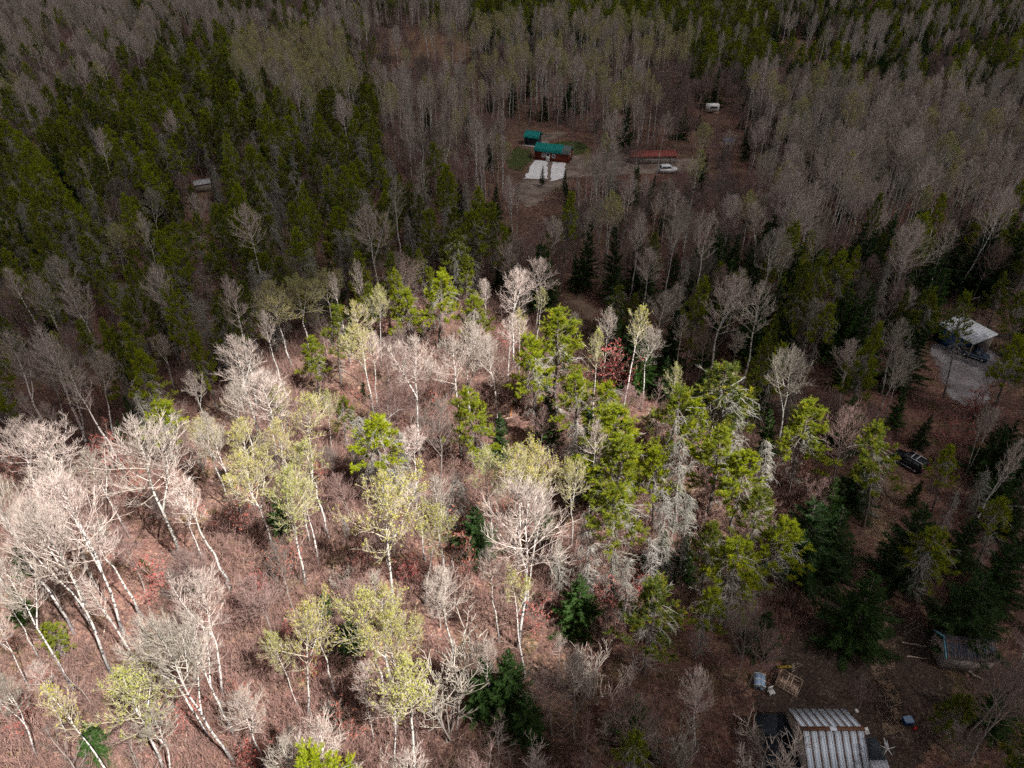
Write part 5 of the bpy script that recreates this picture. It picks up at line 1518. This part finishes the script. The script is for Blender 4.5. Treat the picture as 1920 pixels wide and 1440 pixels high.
HCROWN = [(h_[2], h_[3], h_[3] + 0.5 * (h_[5] - h_[3]), h_[5]) for h_ in HEROES if h_[0] in (A, B, J)]
PCROWN = [(h_[2], h_[3], h_[3] + 0.6 * (h_[5] - h_[3]), h_[5]) for h_ in HEROES if h_[0] == J and h_[2] < 1560]
wild = []
cell = 3.1
gyv = 12.0
while gyv < 590:
    xmax = 0.80 * (gyv * cos(PITCH) + CAM_H * sin(PITCH)) + 14
    gxv = -xmax
    while gxv < xmax:
        x, y = gxv + rng.uniform(-1.4, 1.4), gyv + rng.uniform(-1.4, 1.4)
        gxv += cell
        gpx, gpy, _d = pix((x, y, 0))
        cpx, cpy, dep = pix((x, y, 12))
        tpy = pix((x, y, 20))[1]
        if gpy < -40 or tpy > 1480 or not -120 < cpx < 2040: continue
        z = DEFAULT
        for zn in ZONES:
            if inside(cpx, cpy, zn[2]) :
                z = zn; break
        keep_p = z[3]
        if y > 300: keep_p = min(0.95, keep_p + 0.1)
        if rng.random() > keep_p: continue
        if any(inside(gpx, gpy, c_) for c_ in CLEAR): continue
        r_, kind = rng.random(), None
        for k_, w_ in z[4].items():
            r_ -= w_
            if r_ <= 0: kind = k_; break
        kind = kind or k_
        if z[0] in ("rm", "tll", "belt", "back", "tl", "tc", "tr"):       # stands grow in clumps with low brush between
            cl_ = float(fbm(np.array(x + 900.0), np.array(y + 300.0), 26.0))
            if cl_ < 0.44 and kind in (A, B):
                kind = MP if rng.random() < 0.8 else None
            elif cl_ > 0.58 and kind == MP: kind = A
            if kind is None: continue
        lo, hi = HT[kind]
        h = rng.uniform(lo, hi)
        if z[0] == "s":
            if kind in (A, B): h = rng.uniform(11, 18)
            if kind == MP: h = rng.uniform(6, 10)
            if kind in (F, D): h = rng.uniform(2.5, 6)
            if any(abs(hx - x) < 1.6 and abs(hy - y) < 1.6 for hx, hy, _k in hero_xy): continue
        elif any(abs(hx - x) < 2.0 and abs(hy - y) < 2.0 for hx, hy, _k in hero_xy): continue
        if z[0] == "bm" and kind == S: h = rng.uniform(4, 7.5)
        if z[0] == "dm" and kind == F: h = rng.uniform(7, 14)
        if z[0] == "tr" and kind == F: h = rng.uniform(8, 14)
        tx, ty, _d = pix((x, y, h))
        hw = HALFW[kind] * (h / 0.5 / (HT[kind][0] + HT[kind][1])) * FPX / dep
        bad = False
        for (x0, y0, x1, y1, fy_, ch) in KEEP:
            if gpy > fy_ - 1 and ty < y1 and min(tx, gpx) - hw < x1 and max(tx, gpx) + hw > x0 and rng.random() > (ch if kind in (A, B, MP, SP, S) else ch * 0.6 if ch >= 0.3 else 0.0):
                bad = True; break
        if bad: continue
        if kind in (J, F, D, MP) and any(abs(hx_ - tx) < hw + 14 and ty < hy1 and ty > hy0 - 60 and gpy > hf + 4 for hx_, hy0, hy1, hf in HCROWN) and rng.random() < 0.72: continue
        if kind in (A, B) and any(abs(hx_ - tx) < hw + 10 and ty < hy1 + 10 and gpy > hf + 4 and ty > hy0 - 80 for hx_, hy0, hy1, hf in PCROWN) and rng.random() < 0.8: continue
        wild.append((dep, kind, x, y, h, z, cpx, cpy, tx, ty))
    gyv += cell
wild.sort(key=lambda w_: w_[0])

WORDS = {A: "bare aspen", B: "olive-budded aspen", MP: "leafless maple", J: "green jack pine", D: "grey dead pine", F: "dark fir", R: "reddish shrub", S: "bare shrub", SP: "leafless sapling"}
PLUR = {A: "bare pale aspens", B: "aspens with olive buds", MP: "leafless maples", J: "jack pines", D: "dead pines", F: "firs", R: "reddish shrubs", S: "bare shrubs", SP: "thin saplings"}
LIMIT = 300
singles, rest = {}, {}
for w_ in wild:
    k_ = w_[1]
    inview = -20 < w_[6] < 1940 and w_[9] < 1440
    if count.get(k_, 0) < LIMIT and inview:
        count[k_] = count.get(k_, 0) + 1
        singles.setdefault((w_[5][0], k_), []).append(w_)
    else:
        rest.setdefault(k_, []).append(w_)

ORD = ["first", "second", "third", "fourth", "fifth", "sixth", "seventh", "eighth", "ninth", "tenth", "eleventh", "twelfth"]
COLS = {1: [""], 2: ["left", "right"], 3: ["left", "middle", "right"], 4: ["far left", "left", "right", "far right"], 5: ["far left", "left", "middle", "right", "far right"]}
ROWS = {1: [""], 2: ["rear", "front"], 3: ["rear", "central", "front"], 4: ["rearmost", "rear", "front", "foremost"], 5: ["rearmost", "rear", "central", "front", "foremost"]}
def label_stand(lst, zone, k_):
    """a label for every tree of one kind in one stand: by its part of the stand, then counted from the left"""
    out = []
    n_ = len(lst)
    nc, nr = (1, 1) if n_ <= 8 else (2, 2) if n_ <= 24 else (3, 2) if n_ <= 40 else (4, 3) if n_ <= 90 else (5, 4) if n_ <= 160 else (5, 5)
    lst = sorted(lst, key=lambda w_: w_[6])
    for c_ in range(nc):
        sub = sorted(lst[n_ * c_ // nc: n_ * (c_ + 1) // nc], key=lambda w_: w_[7])
        for r_ in range(nr):
            ss = sorted(sub[len(sub) * r_ // nr: len(sub) * (r_ + 1) // nr], key=lambda w_: w_[8])
            where = ("%s %s of %s" % (ROWS[nr][r_], COLS[nc][c_], zone[1][4:])) if nc > 1 else zone[1]
            for i, w_ in enumerate(ss):
                if len(ss) == 1: out.append((w_, "only %s, %s" % (WORDS[k_], where)))
                else: out.append((w_, "%s %s from left, %s" % (ORD[min(i, 11)], WORDS[k_], where)))
    return out
def pick(kind, zk):
    """stands have mostly narrow trees"""
    if kind == A and zk in ("rm", "dm", "tl", "s"): return rng.choice((0, 2, 3, 4, 6, 8, 2, 4))
    if kind == A: return rng.choice((6, 7, 8, 9, 6, 8, 2, 4))
    if kind == B: return rng.choice((5, 6, 7, 5, 7, 1, 4))
    return rng.randrange(len(KINDS[kind]))
for (zk, k_), lst in singles.items():
    zone = lst[0][5]
    for w_, lab in label_stand(lst, zone, k_):
        _d, kind, x, y, h, _z, *_r = w_
        t = plant(kind, x, y, h, lab, "%s of %s" % (PLUR[kind], zone[1]), pick(kind, zk), rng.uniform(0, 6.28), rng.uniform(0.75, 1.3) * (0.85 if kind == J else 1))
        t.rotation_mode = 'ZYX'
        t.rotation_euler = (rng.gauss(0, 0.045), rng.gauss(0, 0.045), t.rotation_euler[2])
for k_, lst in rest.items():
    pts = [(w_[2], w_[3], gz(w_[2], w_[3]), rng.uniform(0, 6.28), w_[4] / KINDS[k_][0][0], pick(k_, w_[5][0]), rng.gauss(0, 0.04), rng.gauss(0, 0.04)) for w_ in lst]
    scatter({A: "aspen_wood", B: "budding_aspen_wood", MP: "maple_wood", J: "pine_wood", D: "dead_pine_wood", F: "fir_wood", R: "red_thicket", S: "shrub_thicket", SP: "sapling_thicket"}[k_], k_, pts,
            "far mass of %s filling the distant wood" % PLUR[k_], "wood")
print("TREES", count, {k_: len(v) for k_, v in rest.items()})

# ------------------------------------------------------------------ dry undergrowth
pts = []
SUN_W = [(p_.x, p_.y) for p_ in (P(a_, b_, 0) for a_, b_ in SUNLIT)]
def add_brush(x, y, big):
    gpx, gpy, dep = pix((x, y, 0))
    if gpy > 1600 or any(inside(gpx, gpy, c_) for c_ in CLEAR): return
    pts.append((x, y, gz(x, y), rng.uniform(0, 6.28), rng.uniform(0.5, 1.4) * big, rng.randrange(4), rng.gauss(0, 0.1), rng.gauss(0, 0.1)))
for i in range(40000):
    y = 14 + 380 * rng.random() ** 1.4
    xm = 0.78 * (y * cos(PITCH) + CAM_H * sin(PITCH)) + 6
    add_brush(rng.uniform(-xm, xm), y, 1.0)
for i in range(16000):
    x, y = rng.uniform(-75, 75), rng.uniform(22, 130)
    if inside(*pix((x, y, 0))[:2], SUNLIT) and fbm(np.array(x + 500.0), np.array(y + 500.0), 14.0) > 0.42: add_brush(x, y, 1.5)
scatter("undergrowth", "brush", pts, "dry brown undergrowth of thin twigs on the forest floor", "undergrowth")
pts = []
for i in range(3600):
    y = 18 + 150 * rng.random() ** 1.2
    xm = 0.76 * (y * cos(PITCH) + CAM_H * sin(PITCH)) + 4
    x = rng.uniform(-xm, xm)
    if inside(*pix((x, y, 0))[:2], CLEAR[4]) and rng.random() < 0.85: continue
    pts.append((x, y, gz(x, y), rng.uniform(0, 6.28), rng.uniform(0.35, 1.0), rng.randrange(3), 0, 0))
scatter("deadfall", "sticks", pts, "dry fallen sticks strewn over the forest floor", "sticks")
